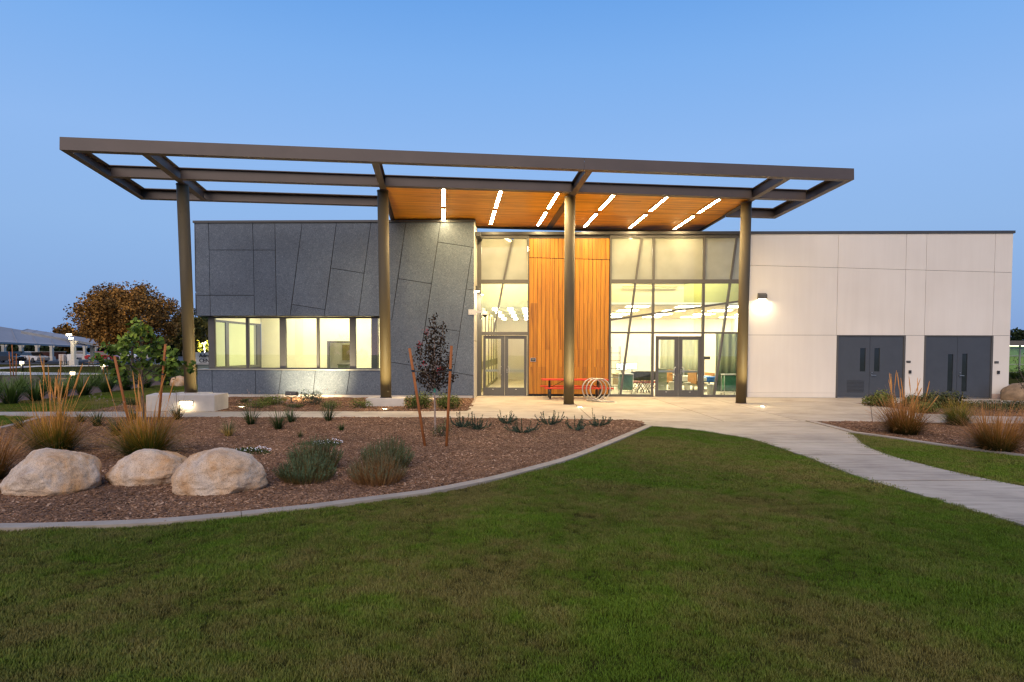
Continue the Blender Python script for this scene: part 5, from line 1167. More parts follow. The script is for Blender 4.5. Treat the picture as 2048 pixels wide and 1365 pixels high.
needle_shrub(630, 938, .46, .46, 'blue green needle shrub behind its browned neighbour, left of the pair of shrubs', 31, M_ROSE, 340); needle_shrub(612, 962, .50, .34, 'needle shrub with brown lower stems right of the front boulder', 32, M_ROSE, 330, 1.05)
needle_shrub(775, 936, .46, .44, 'dark blue green needle shrub behind the rust brown one', 33, M_ROSE, 340); needle_shrub(754, 966, .46, .40, 'needle shrub with rust brown upright stems closest to the kerb', 34, M_ROSEB, 320, .95)
# flowering mats
def mat_plant(px, py, rx, ry, label, seed):
    p = G(px, py); r = empty('flowering_mat', (p.x, p.y, -.01), 0, label, 'ground cover', 'low flowering mats'); B = Leafy(seed); rr = B.r
    for i in range(1400):
        a = rr.uniform(0, 6.283); d = math.sqrt(rr.random()); e = 1+.18*math.sin(3*a+seed); x, y = rx*d*e*math.cos(a), ry*d*e*math.sin(a); z = .13*(1-d*d*.8)*rr.uniform(.2, 1.1); B.blade((x, y, max(0, z-.05)), rr.uniform(0, 6.283), rr.uniform(0, .9), rr.uniform(.03, .07), .008, .4, 2, .1, .75)
    for i in range(60):
        a = rr.uniform(-1.9, .6); d = .5+.5*rr.random(); x, y = rx*d*math.cos(a), ry*d*math.sin(a); B.leaf((x, y, .13*(1-d*d*.7)+.02), (rr.gauss(0, .4), rr.gauss(-.4, .4), 1), .022, .022, 1.0)
    B.mesh('leaves', M_MAT, r)
mat_plant(492, 906, .46, .30, 'low green mat with white flowers behind the front boulder', 41); mat_plant(645, 890, .42, .28, 'low green mat with white flowers behind the blue green needle shrub', 42)
# blue-green succulents near the entrance corner
EU = [(925,855,.34,'blue green succulent right beside the right stake, by the paving edge'),(957,860,.36,'spreading blue green succulent just right of the right stake'),(1012,848,.30,'small blue green succulent at the paving edge below the glass doors'),(1045,866,.36,'blue green succulent standing forward in the mulch'),(1098,850,.42,'large blue green succulent with long trailing arms at the paving edge'),(1150,861,.34,'blue green succulent below the uplight beside the third column'),(1196,853,.34,'rightmost green succulent at the paving edge')]
for i, (px, py, L, lab) in enumerate(EU):
    L *= 1.3
    p = G(px, py); r = empty('trailing_succulent', (p.x, p.y, -.01), 0, lab, 'succulent', 'blue green succulents by the paving'); B = Leafy(700+i); rr = B.r
    for s_ in range(15):
        az = rr.uniform(0, 6.283); up = rr.uniform(.15, 1.0); k = L*rr.uniform(.6, 1.05); h_ = Vector((math.cos(az), math.sin(az), 0)); z_ = Vector((0, 0, 1)); pts = [Vector((0, 0, .0)), h_*k*.4*(1.1-up*.6)+z_*.05, h_*k*.75*(1.15-up*.7)+z_*(.05+.10*up), h_*k*(1.15-up*.75)+z_*(.06+.30*up*k/.34)]
        B.tube(pts, [.008, .007, .006, .004], .2, 5)
        for q_ in range(52):
            f = rr.uniform(.25, 1)*3; j = min(2, int(f)); c = pts[j].lerp(pts[j+1], f-j); ax = (pts[j+1]-pts[j]).normalized(); a2 = rr.uniform(0, 6.283); o1 = ax.orthogonal().normalized(); o2 = ax.cross(o1); v = o1*math.cos(a2)+o2*math.sin(a2); n = (v*.45+ax).normalized(); L2 = rr.uniform(.028, .042); d2 = (v*.9+ax*.55).normalized(); sd = d2.cross(ax).normalized()*.010; B.q.add([c, c+d2*L2*.55+sd, c+d2*L2, c+d2*L2*.55-sd], [(0, 1, 2, 3)]); B.a += [.15+.2*rr.random(), .5, .75+.25*rr.random(), .5]
    B.mesh('stems', M_EUPH, r)
# leafy shrubs
def leafy_shrub(px, py, rx, ry, h, label, seed, mat, n=900, ls=.045, cat='shrub', grp='leafy shrubs', flatk=.6):
    p = G(px, py); r = empty('leafy_shrub', (p.x, p.y, -.01), 0, label, cat, grp); B = Leafy(seed); rr = B.r; S = MB(); lobes = [(rr.uniform(-.5, .5)*rx, rr.uniform(-.5, .5)*ry, rr.uniform(.55, 1)) for _ in range(7)]
    for (x, y, k) in lobes: S.tube([(0, 0, 0), (x*.5, y*.5, h*.3*k), (x, y, h*.7*k)], [.012, .008, .004], 5, False)
    for i in range(n):
        x0, y0, k = rr.choice(lobes); v = Vector((rr.gauss(0, 1), rr.gauss(0, 1), rr.gauss(.25, .9))).normalized(); rad = rr.uniform(.55, 1.05); c = Vector((x0+v.x*rx*.55*rad, y0+v.y*ry*.55*rad, h*k*.48+v.z*h*.5*rad*k)); 
        if c.z < .01: c.z = rr.uniform(.01, .08)
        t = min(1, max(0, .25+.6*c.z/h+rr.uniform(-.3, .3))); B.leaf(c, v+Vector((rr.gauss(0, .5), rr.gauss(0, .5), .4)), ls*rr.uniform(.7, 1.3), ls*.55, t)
    S.build('branches', M_BARK, r); B.mesh('foliage', mat, r)
leafy_shrub(512, 816, .6, .35, .26, 'low spreading shrub with pale leaves right of the bench uplight', 51, M_SHR, 700); leafy_shrub(545, 810, .58, .35, .42, 'variegated spreading shrub left of the flood light', 52, M_SHR, 1300, .05); leafy_shrub(625, 811, .46, .4, .62, 'rounded grey green shrub right of the flood light', 53, M_EUPH, 1200); leafy_shrub(585, 815, .4, .25, .16, 'low dark shrub in front of the flood light post', 54, M_SHRD, 500)
leafy_shrub(660, 818, .4, .28, .34, 'small green shrub between the flood light and the second column', 55, M_SHR, 600); leafy_shrub(722, 817, .4, .28, .36, 'small green shrub just left of the second column plinth', 56, M_SHR, 600); leafy_shrub(838, 818, .52, .4, .60, 'olive green shrub left of the purple tree trunk against the grey wall', 57, M_SHR, 1700, .055); leafy_shrub(892, 818, .54, .4, .62, 'olive green shrub right of the purple tree trunk against the grey wall', 58, M_SHR, 1700, .055)
leafy_shrub(425, 810, .25, .2, .2, 'small sprig beside the right end of the bench', 59, M_SHRD, 300); leafy_shrub(492, 806, .3, .2, .2, 'small shrub against the grey wall left of the variegated shrub', 64, M_SHRD, 400)
leafy_shrub(1757, 813, .62, .45, .66, 'round green shrub in front of the left slate double door', 60, M_SHR, 2000, .07); leafy_shrub(1830, 815, .66, .4, .52, 'dark green shrub between the two slate double doors', 61, M_SHRD, 1700, .07); leafy_shrub(1880, 816, .78, .5, .66, 'broad dark green shrub in front of the right slate double door', 62, M_SHRD, 2400, .07); leafy_shrub(1850, 826, .55, .35, .40, 'low olive shrub at the bed edge behind the tall rust grass', 63, M_SHR, 1200, .06)
leafy_shrub(262, 811, .42, .3, .28, 'dark low shrub left of the concrete bench', 65, M_SHRD, 800)
# low ground cover along the right bed
B = Leafy(66); x0, x1 = G(1905, 815).x, G(2200, 815).x
for i in range(9000):
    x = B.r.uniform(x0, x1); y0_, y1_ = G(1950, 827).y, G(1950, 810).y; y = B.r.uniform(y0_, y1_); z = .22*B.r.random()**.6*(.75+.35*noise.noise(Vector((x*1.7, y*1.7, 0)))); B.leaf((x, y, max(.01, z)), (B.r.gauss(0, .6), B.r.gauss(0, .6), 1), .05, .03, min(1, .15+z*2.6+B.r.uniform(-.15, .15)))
tag(B.mesh('ground_cover', M_SHRD, kind='stuff'), 'dark low ground cover filling the bed along the white wing', 'ground cover')
# flax hedge beyond the side lawn
hv = []
for i in range(4):
    r = empty('flax_clump', (0, 0, 0)); tuft_mesh(800+i, 1.15, 190, 1.0, M_HEDGE, .028).mesh('leaves', M_HEDGE, r); hv.append(r)
HP = [(-40,812,1.0),(22,808,1.0),(72,802,.95),(122,797,.95),(168,791,1.0),(212,785,1.0),(252,781,.95),(292,776,.9),(332,771,.9),(366,764,.85),(-10,790,1.0),(45,784,.95),(95,781,.95),(145,777,.95),(190,772,.95),(232,768,.95),(275,764,.9),(315,760,.9),(350,756,.85),(384,759,.7)]
HL_ = ['at the far left edge, front row', 'in front row below the far parked cars', 'third from left in the front row', 'front row below the lit bollard', 'front row left of the green tree stake', 'front row directly behind the left stake of the green tree', 'front row behind the green tree trunk', 'front row behind the right stake of the green tree', 'front row left of the half buried boulder', 'front row beside the leftmost column', 'at the far left edge, back row', 'back row behind the far left clumps', 'back row third from left', 'back row below the utility boxes', 'back row below the carport columns', 'back row left of the green tree', 'back row behind the green tree', 'back row right of the green tree', 'back row left of the leftmost column', 'low one against the corner of the grey wall']
used = set()
for i, (px, py, k) in enumerate(HP):
    p = G(px, py); j = i % 4; o = hv[j] if j not in used else copy_tree(hv[j]); used.add(j); o.location = (p.x, p.y, -.02); o.rotation_euler = (0, 0, i*1.7); o.scale = (k, k, k*.95); tag(o, 'strappy dark green flax clump '+HL_[i], 'plant', 'flax clumps beyond the side lawn')
# ---------------------------------------------------------------- trees
def limb(S, a, d, L, r0, depth, rr, tips, spread=.6, up=.25, nseg=4):
    pts = [a]; p = Vector(a); d = Vector(d).normalized(); rs = [r0]
    for i in range(nseg):
        d = (d+Vector((rr.gauss(0, .10), rr.gauss(0, .10), up*.12))).normalized(); p = p+d*(L/nseg); pts.append(p.copy()); rs.append(r0*(1-.55*(i+1)/nseg))
    S.tube(pts, rs, 7 if depth > 1 else 5, False)
    if depth == 0: tips.append((pts[-1], d)); return
    nb = rr.choice([2, 3, 3])
    for k in range(nb+1):
        f = rr.uniform(.45, 1.0) if k < nb else 1.0; b0 = pts[0].lerp(pts[-1], f) if False else pts[min(nseg, max(1, int(round(f*nseg))))]; v = Vector((rr.gauss(0, 1), rr.gauss(0, 1), rr.gauss(0, .7))); v = (d+v.normalized()*spread*1.5+Vector((0, 0, up))).normalized() if k < nb else d
        limb(S, b0, v, L*rr.uniform(.55, .75), r0*.5, depth-1, rr, tips, spread, up, nseg)
def tree(name, base, h, trunk_h, crown, label, seed, leafmat, barkmat, nleaf, ls, clusters=70, r0=.12, cat='tree', grp=None, gaps=.25, shape=None, lw=.7, crd=None):
    r = empty(name, base, 0, label, cat, grp); rr = random.Random(seed); S = MB(); tips = []; limb(S, Vector((0, 0, -.1)), (0, 0, 1), trunk_h+.1, r0, 0, rr, [], 0, 0, 4)
    rx, ry, rz = crown; cz = trunk_h+rz*.88
    S.tube([(0, 0, trunk_h), (rr.uniform(-.1, .1), 0, trunk_h+rz*1.0), (0, 0, trunk_h+rz*1.6)], [r0*.6, r0*.35, r0*.1], 6, False)
    B = Leafy(seed+1); cl = []
    for i in range(clusters):
        v = Vector((rr.gauss(0, 1), rr.gauss(0, 1), rr.gauss(0, 1))).normalized(); k = rr.uniform(.25, 1)**.5; c = Vector((v.x*rx*k, v.y*ry*k, cz+v.z*rz*k))
        if shape: c = shape(c, rr)
        cl.append((c, rr.uniform(.16, .30)*min(rx, rz), rr.uniform(-.22, .22)))
        if i % 2 == 0: S.tube([(0, 0, trunk_h+rz*.25*rr.random()), Vector((c.x*.45, c.y*.45, trunk_h+(c.z-trunk_h)*.55)), c], [r0*.28, r0*.15, r0*.04], 5, False)
    for i in range(nleaf):
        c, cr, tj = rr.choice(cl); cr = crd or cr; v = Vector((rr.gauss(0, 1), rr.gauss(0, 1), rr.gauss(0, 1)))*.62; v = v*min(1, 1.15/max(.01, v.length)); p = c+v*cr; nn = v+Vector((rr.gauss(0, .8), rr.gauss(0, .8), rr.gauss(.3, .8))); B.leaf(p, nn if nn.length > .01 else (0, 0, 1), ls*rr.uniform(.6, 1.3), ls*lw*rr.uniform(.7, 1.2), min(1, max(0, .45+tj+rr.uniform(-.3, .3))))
    S.build('trunk', barkmat, r, True); B.mesh('crown', leafmat, r); return r
def pt(px, py, dist_py): return G(px, dist_py)
# purple leaved young tree between two stakes
p = G(871, 869); r = empty('young_tree', (p.x, p.y, -.01), 0, 'young purple leaved tree with red blossoms tied between two rust stakes', 'tree'); rr = random.Random(91); S = MB(); B = Leafy(92)
S.tube([(0, 0, -.05), (-.012, 0, .4), (-.02, .0, .8), (-.03, 0, 1.15), (-.02, 0, 1.7), (-.01, 0, 2.35)], [.022, .020, .018, .016, .010, .004], 7, False)
br = [(-.36, .02, 1.02, 1.98), (-.20, .1, 1.2, 2.25), (-.03, -.05, 1.3, 2.62), (.16, .05, 1.2, 2.42), (.30, .0, 1.05, 1.78), (.25, -.2, 1.0, 1.5), (-.28, -.15, .98, 1.45), (-.18, .22, 1.0, 1.4), (.1, .25, 1.0, 1.55), (.36, .1, .98, 1.3), (-.42, .05, 1.0, 1.28), (.02, -.28, 1.0, 1.4), (-.10, .0, 1.3, 2.05), (.08, .0, 1.4, 2.2), (-.52, .0, 1.15, 1.75)]
for (dx, dy, z0_, z1_) in br:
    pts = [Vector((-.03, 0, z0_)), Vector((dx*.55, dy*.6, z0_+(z1_-z0_)*.35)), Vector((dx*.9, dy, z0_+(z1_-z0_)*.72)), Vector((dx*1.0, dy*1.05, z1_))]; S.tube(pts, [.009, .007, .004, .002], 5, False)
    nl = int(105*(z1_-z0_)+48) if dx > -.5 else 34
    for _ in range(nl):
        f = rr.uniform(.12, 1.0); q_ = f*3; j = min(2, int(q_)); c = pts[j].lerp(pts[j+1], q_-j); w_ = .12*(1-f*.72); c = c+Vector((rr.gauss(0, w_), rr.gauss(0, w_), rr.gauss(0, w_*.8))); B.leaf(c, (rr.gauss(0, 1), rr.gauss(-.4, 1), rr.gauss(.2, .8)), rr.uniform(.05, .085), .036, min(.92, max(0, rr.uniform(.1, .92))))
for c in ((-.36, 0, 1.98), (-.20, .08, 2.25), (.10, -.2, 1.42), (-.22, -.15, 1.55)):
    for _ in range(34 if c[2] != 1.55 else 12): B.leaf(Vector(c)+Vector((rr.gauss(0, .035), rr.gauss(0, .035), rr.gauss(0, .05))), (rr.gauss(0, 1), rr.gauss(0, 1), rr.gauss(0, 1)), .025, .02, .99)
S.build('trunk', M_PALEB, r, True); B.mesh('crown', M_PURP, r)
q = MB(); q.lathe([(.024, 0), (.025, .10)], 10, (-.018, 0, .93)); q.build('nursery_tape', flat('green_tape', (.05, .35, .24), .5), r)
leafy_shrub(884, 874, .26, .2, .42, 'sprawling dark sprouts at the foot of the purple tree by the right stake', 93, M_SHRD, 420, .035)
def stake(b_px, t_px, label, w=.045, dy=0):
    b0 = G(*b_px); t0 = FY(t_px[0], t_px[1], b0.y+dy); d = t0-b0; r = empty('tree_stake', b0, 0, label, 'stake'); q = MB(); q.tube([-d*.06, d*.5, d], [w*.62, w*.6, w*.58], 10); q.build('pole', M_STAKE, r, True); return b0, t0
a0, a1 = stake((850, 893), (819, 697), 'rust brown stake leaning left of the purple tree'); b0_, b1_ = stake((893, 893), (903, 692), 'rust brown stake right of the purple tree')
def tie(p, q_, tgt, label):
    r = empty('tree_tie', p, 0, label, 'tree tie'); k = MB(); k.tube([(0, 0, 0), (Vector(tgt)-p)*.5+Vector((0, 0, -.01)), Vector(tgt)-p], .010, 6); k.build('strap', M_BLACK, r); k = MB(); k.lathe([(.036, -.018), (.036, .018)], 12); k.build('loop', M_BLACK, r)
tk = lambda a, b2, f: a.lerp(b2, f)
tie(tk(a0, a1, .77), None, (p.x-.03, p.y, 1.36), 'black strap tying the left stake to the purple tree'); tie(tk(b0_, b1_, .76), None, (p.x-.03, p.y, 1.36), 'black strap tying the right stake to the purple tree')
# green heart leaved tree between two stakes
p = G(289, 843); r = empty('young_tree', (p.x, p.y, -.01), 0, 'young green tree with large heart shaped leaves between two rust stakes', 'tree'); rr = random.Random(95); S = MB(); B = Leafy(96)
pm = 1270/((np.array(p)-CAM_P)@FWD)
S.tube([(0, 0, -.05), (-.03, 0, .7), (-.05, 0, 1.4), (-.06, 0, 2.2), (-.04, 0, 2.7)], [.035, .03, .026, .016, .006], 8, False); q = MB(); q.tube([(0, -.03, 0), (-.03, -.03, .66)], .036, 8); q.build('trunk_guard', flat('grey_guard', (.10, .075, .055), .8), r)
def loc(px, py): v = FY(px, py, p.y); return Vector((v.x-p.x, 0, v.z))
cl = [(268,650,.15),(283,658,.18),(262,667,.18),(298,668,.18),(276,678,.22),(255,690,.18),(296,688,.2),(282,700,.2),(300,706,.16),(238,690,.15),(230,702,.18),(222,716,.18),(228,732,.2),(240,742,.18),(252,735,.16),(258,752,.18),(244,757,.14),(262,715,.16),(320,716,.18),(330,728,.2),(342,738,.2),(352,728,.18),(338,748,.18),(322,742,.18),(316,757,.14),(358,714,.16),(342,706,.14),(306,728,.13),(268,765,.12),(218,698,.13),(364,736,.13)]
for (px, py, cr) in cl:
    c = loc(px, py); c.y = rr.uniform(-.4, .4); S.tube([(-.05, 0, max(.95, c.z-.35)), c*.5+Vector((-.025, 0, (c.z-.1)*.5)), c], [.012, .008, .003], 5, False)
    for _ in range(int(165*cr)):
        v = Vector((rr.gauss(0, 1), rr.gauss(0, 1), rr.gauss(0, 1)))*.5*cr; n = Vector((rr.gauss(0, .6), rr.gauss(-.6, .6), rr.gauss(.5, .5))); t = min(1, max(0, .45+.25*(c.z+v.z-1.7)+rr.uniform(-.3, .35))); L = rr.uniform(.09, .17); nn = n.normalized(); a = nn.orthogonal().normalized(); a.rotate(Matrix.Rotation(rr.uniform(0, 6.28), 3, nn)); b2 = nn.cross(a); o_ = c+v
        B.q.add([o_-a*L*.45, o_-a*L*.30+b2*L*.38+nn*L*.08, o_+a*L*.12+b2*L*.34+nn*L*.05, o_+a*L*.55-nn*L*.1, o_+a*L*.12-b2*L*.34+nn*L*.05, o_-a*L*.30-b2*L*.38+nn*L*.08], [(0, 1, 2, 3), (0, 3, 4, 5)]); B.a += [t]*6
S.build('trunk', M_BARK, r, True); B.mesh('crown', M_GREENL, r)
a0, a1 = stake((259, 851), (229, 713), 'rust brown stake leaning left of the green tree', .05); b0_, b1_ = stake((317, 846), (331, 689), 'rust brown stake right of the green tree', .05)
tie(tk(b0_, b1_, .62), None, (p.x-.04, p.y, 1.35), 'black strap tying the right stake to the green tree')
# big autumn tree and the trees behind
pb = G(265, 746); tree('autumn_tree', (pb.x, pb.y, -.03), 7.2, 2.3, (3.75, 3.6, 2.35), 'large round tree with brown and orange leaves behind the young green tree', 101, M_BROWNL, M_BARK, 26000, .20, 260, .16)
def bg_tree(px, foot, top, w, label, seed, mat, dist, n=2500, ls=.45, name='background_tree', th=.3):
    p_ = Vector(CAM_P)+Vector(ray(px, 720))*dist; p_.z = 0; sc_ = dist/F_PX; zt_ = 1.85+(698-top)*sc_; h = zt_; tree(name, (p_.x, p_.y, -.03), h, h*th, (w*sc_/2, w*sc_/2, h*(1-th)/1.9), label, seed, mat, M_BARK, n, ls, 60, .2, grp=None)
bg_tree(147, 715, 650, 66, 'small brown autumn tree beyond the carport roof', 111, M_BROWNL, 130, 2600, .6); bg_tree(372, 720, 628, 70, 'olive brown tree just left of the leftmost column', 112, M_OLIVEL, 75, 3200, .35); bg_tree(405, 715, 640, 54, 'olive tree behind the street lamp at the building corner', 113, M_OLIVEL, 95, 2600, .42); bg_tree(400, 715, 618, 90, 'tall dark tree behind the building corner', 114, M_DKL, 150, 3000, .7)
bg_tree(392, 720, 672, 24, 'lime green tree lit by the lamp, left of the lamp', 115, M_LIME, 84, 900, .3); bg_tree(424, 720, 676, 22, 'lime green tree lit by the lamp, right of the lamp', 116, M_LIME, 84, 700, .3)
bg_tree(2040, 720, 652, 70, 'dark tree behind the far building at the right edge', 117, M_DKL, 110, 3000, .5); bg_tree(2085, 720, 660, 60, 'dark tree cut by the right edge of the photograph', 118, M_DKL, 100, 2500, .5)
for i, (px, tp, w) in enumerate(((165, 668, 60), (212, 672, 70), (250, 676, 60), (320, 672, 70))): bg_tree(px, 715, tp, w, ['dark tree under the carport roof left of the near carport column', 'dark tree behind the right carport column', 'dark tree behind the trunk of the green tree', 'dark tree behind the right stake of the green tree'][i], 120+i, M_DKL, 140, 1600, .8)
# twiggy branch crossing the right edge
p = G(2062, 812); r = empty('branching_shrub', (p.x, p.y, -.01), 0, 'sparse dark branching shrub in front of the lit building at the right edge', 'shrub'); S = MB(); B = Leafy(131)
for (dx, z_) in ((-.62, 1.62), (-.45, 1.25), (-.2, 2.0), (.2, 1.8), (-.55, 1.0)):
    S.tube([(0, 0, 0), (dx*.4, 0, z_*.55), (dx, 0, z_)], [.02, .012, .004], 6, False)
    for _ in range(70): f = B.r.uniform(.45, 1); B.leaf((dx*f*f+B.r.gauss(0, .06), B.r.gauss(0, .08), z_*f+B.r.gauss(0, .06)), (B.r.gauss(0, 1), B.r.gauss(0, 1), 1), .07, .035, B.r.random())
S.build('branches', M_BARK, r); B.mesh('foliage', M_DKL, r)
# ---------------------------------------------------------------- boulders
def boulder_mat():
    m, t, b, o = nmat('tan_granite'); n1 = noise_n(t, 1.5, 5, .62, 'World', dist=.7); n2 = noise_n(t, 85, 3, .75, 'World'); n3 = noise_n(t, 7, 6, .7, 'World', dist=.4); g = t.nodes.new('ShaderNodeNewGeometry')
    c = ramp(t, n1, [(.36, (.56, .31, .13)), (.48, (.60, .42, .265)), (.60, (.62, .50, .38)), (.70, (.50, .41, .33))]); c = mixc(t, .8, c, ramp(t, n2, [(.34, (.40, .36, .34)), (.47, (1, 1, 1)), (.68, (1.2, 1.17, 1.12))]), 'MULTIPLY'); c = mixc(t, .6, c, ramp(t, n3, [(.32, (.62, .55, .50)), (.55, (1.05, 1.05, 1.05))]), 'MULTIPLY')
    t.links.new(c, b.inputs['Base Color']); b.inputs['Roughness'].default_value = .92; b.inputs['Specular IOR Level'].default_value = .25; h = mathn(t, 'ADD', mathn(t, 'MULTIPLY', n2, .35), n3); bump(t, b, h, .8, .03); return m
M_ROCK = boulder_mat()
# far wood beyond the parking lot
B = Leafy(140)
for i in range(9000):
    px = B.r.uniform(-250, 420); p = Vector(CAM_P+ray(px, 700)*165*B.r.uniform(.97, 1.05)); hh = 4.6+1.3*noise.noise(Vector((px*.02, 0, 0)))+1.0*noise.noise(Vector((px*.09, 3, 0)))
    if px < 130: hh = min(hh, 3.6)
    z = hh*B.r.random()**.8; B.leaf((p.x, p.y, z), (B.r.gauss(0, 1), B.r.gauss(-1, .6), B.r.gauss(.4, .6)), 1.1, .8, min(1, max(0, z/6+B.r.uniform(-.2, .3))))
tag(B.mesh('tree_line', M_DKL, kind='stuff'), 'dark wood far beyond the parking lot under the carport roofs', 'trees')
def boulder(px, py, w, h, d, label, seed, rz=0, skew=0.0, sub=5, facets=(), lift=.27, mat=None):
    # a dome with an undercut foot, a few broad sheared faces and fine roughness
    p = G(px, py); r = empty('boulder', (p.x, p.y+d*.42, 0), rz, label, 'boulder'); bm = bmesh.new(); bmesh.ops.create_icosphere(bm, subdivisions=sub, radius=1.0); off = Vector((seed*3.1, seed*1.7, seed*.9))
    for v in bm.verts:
        c = v.co.normalized(); k = 1+.13*noise.noise(c*.9+off)+.085*noise.noise(c*2.2+off)
        for (nx, ny, nz, dd) in facets:
            n_ = Vector((nx, ny, nz)).normalized(); q_ = c.dot(n_)*k
            if q_ > dd: k *= (dd+(q_-dd)*.25)/q_
        k += .030*noise.noise(c*5+off)-.02*abs(noise.noise(c*3.3+off*2))+.014*noise.noise(c*13+off)+.008*noise.noise(c*31+off)
        x, y, z = c.x*k, c.y*k, c.z*k
        if z < 0: z *= .75
        z2 = (z+lift)/(1+lift)*h; v.co = Vector((x*w/2+skew*max(0, z)*w*.12, y*d/2, z2))
    me = bpy.data.meshes.new('rock'); bm.to_mesh(me); bm.free(); me.materials.append(mat or M_ROCK); me.polygons.foreach_set('use_smooth', [True]*len(me.polygons)); o = link_mesh('rock', me, r); return r
def pm_at(py): return F_PX*1.85/(py-700)/F_PX  # metres per photographed pixel at that ground row
s_ = pm_at(995); boulder(54, 994, 176*s_, 88*s_, 1.1, 'leftmost rough tan boulder at the left edge of the bed', 3, R(-6), -.1, 6, ((-.5, -.6, .55, .80), (.75, -.35, .35, .78), (.1, -.9, -.1, .82), (.3, 0, 1, .86)))
s_ = pm_at(972); boulder(271, 972, 162*s_, 66*s_, .85, 'middle flat tan boulder between its two neighbours', 5, R(10), .2, 6, ((.1, -.8, .5, .85), (-.6, -.5, .5, .86)))
s_ = pm_at(992); boulder(406, 991, 192*s_, 83*s_, 1.0, 'rightmost rounded tan boulder nearest the kerb', 8, R(4), .05, 6, ((.2, -.95, .1, .84), (-.7, -.3, .5, .9)))
s_ = pm_at(773); boulder(352, 773, 30*s_*1.2, 20*s_, .8, 'small pale boulder at the end of the flax hedge by the leftmost column', 12, 0, 0, 4); s_ = pm_at(801); boulder(2066, 803, 70*s_, 38*s_, 1.3, 'brown boulder at the right corner of the white wing', 14, 0, .2, 4, mat=flat('brown_rock', (.24, .165, .10), .9, 0, .45, 3.5, .6, 30, .02)); boulder(862, 803, .32, .12, .25, 'small pale stone by the grey wall behind the purple tree', 17, 0, 0, 3)
# ---------------------------------------------------------------- far surroundings
def D3(px, py, dist): return Vector(CAM_P+ray(px, py)*dist)
M_ASPH = flat('asphalt', (.05, .05, .052), .9, 0, .2, 1.5, coord='World')
M_PATHF = flat('far_concrete', (.40, .38, .35), .85, 0, .1, .8, coord='World')
def pxsheet(name, pts, z, mat): return sheet_obj(name, gl2(pts), z, mat)
pxsheet('lawn', [(-500, 757), (200, 751), (395, 749), (395, 728.5), (-500, 728.5)], -.045, M_LAWN)
pxsheet('footpath', [(-500, 750.5), (130, 749.5), (215, 748), (235, 745.5), (140, 745), (0, 743), (-500, 741)], -.038, M_PATHF)
pxsheet('footpath', [(-200, 742), (0, 737.5), (80, 733), (240, 731.5), (240, 730), (70, 731), (0, 734), (-200, 738)], -.040, M_PATHF)
pxsheet('parking_lot', [(-700, 728.4), (400, 728.4), (400, 709), (-700, 709)], -.045, M_ASPH)
pxsheet('footpath', [(2015, 806.3), (2400, 809), (2400, 771), (2015, 768.5)], -.03, M_PATHF)
pxsheet('lawn', [(2010, 768.2), (2400, 770.5), (2400, 744), (2010, 743)], -.03, M_LAWN)
# carports
M_ROOFM = flat('galvanised_roof', (.30, .285, .28), .8, 0, .08, .5); M_CPC = flat('carport_paint', (.46, .43, .36), .6, 0, .08)
def carport(corners, cols, label, th=.28):
    r = empty('carport', (0, 0, 0), 0, label, 'carport'); q = MB(); P = [D3(*c) for c in corners]; q.prism(P, (0, 0, -th)); q.build('roof', M_ROOFM, r)
    q = MB(); n = 9
    for i in range(n+1):
        f = i/n; a, b2 = P[0].lerp(P[1], f), P[3].lerp(P[2], f); q.bar(a+Vector((0, 0, .02)), b2+Vector((0, 0, .02)), .06, .05)
    q.build('roof_ribs', M_ROOFM, r)
    for (px, base, top, w) in cols:
        b0 = G(px, base); zt_ = FY(px, top, b0.y).z; q = MB(); q.prism([(b0.x-w, b0.y-w, .6), (b0.x+w, b0.y-w, .6), (b0.x+w, b0.y+w, .6), (b0.x-w, b0.y+w, .6)], (0, 0, zt_-.6)); q.prism([(b0.x-w, b0.y, zt_-.5), (b0.x+w, b0.y, zt_-.5), (b0.x+w*2.6, b0.y, zt_), (b0.x-w*2.6, b0.y, zt_)], (0, .25, 0)); q.build('column', M_CPC, r)
        q = MB(); q.box((b0.x-w*1.7, b0.y-w*1.7, -.05), (b0.x+w*1.7, b0.y+w*1.7, .6)); q.build('column_base', M_CONC, r)
    return r
cpa = carport([(-120, 678, 82), (216, 695.3, 140), (206, 687, 152), (-120, 634, 98)], [(8, 722, 690, .22), (43, 721, 691, .22), (75, 721, 691, .2), (104, 721, 692, .2), (170, 719, 693, .2), (191, 719, 694, .2)], 'long grey metal carport roof over parked cars at the far left')
cpb = carport([(42, 662.5, 72), (214, 692, 80), (207, 681.5, 100), (56, 658.5, 90)], [(147.5, 730, 682, .19), (185.5, 727, 687, .19)], 'nearer carport with lit columns left of the green tree')
b0 = G(141, 729); l = lamp('carport_lamp', 'POINT', D3(136, 669.5, 71.4), 300, WARMW, shadow_soft_size=.2); q = MB(); c = D3(136, 670, 71.6); q.box((c.x-.22, c.y, c.z-.10), (c.x+.22, c.y+.3, c.z+.10)); q.build('light_head', emit('flood_head_glow', WARMW, 12), cpb); l.parent = cpb
c = D3(141, 677, 71.6); q = MB(); q.box((c.x-.2, c.y, c.z-.08), (c.x+.2, c.y+.2, c.z+.08)); q.build('light_head', MATS['flood_head_glow'], cpb)
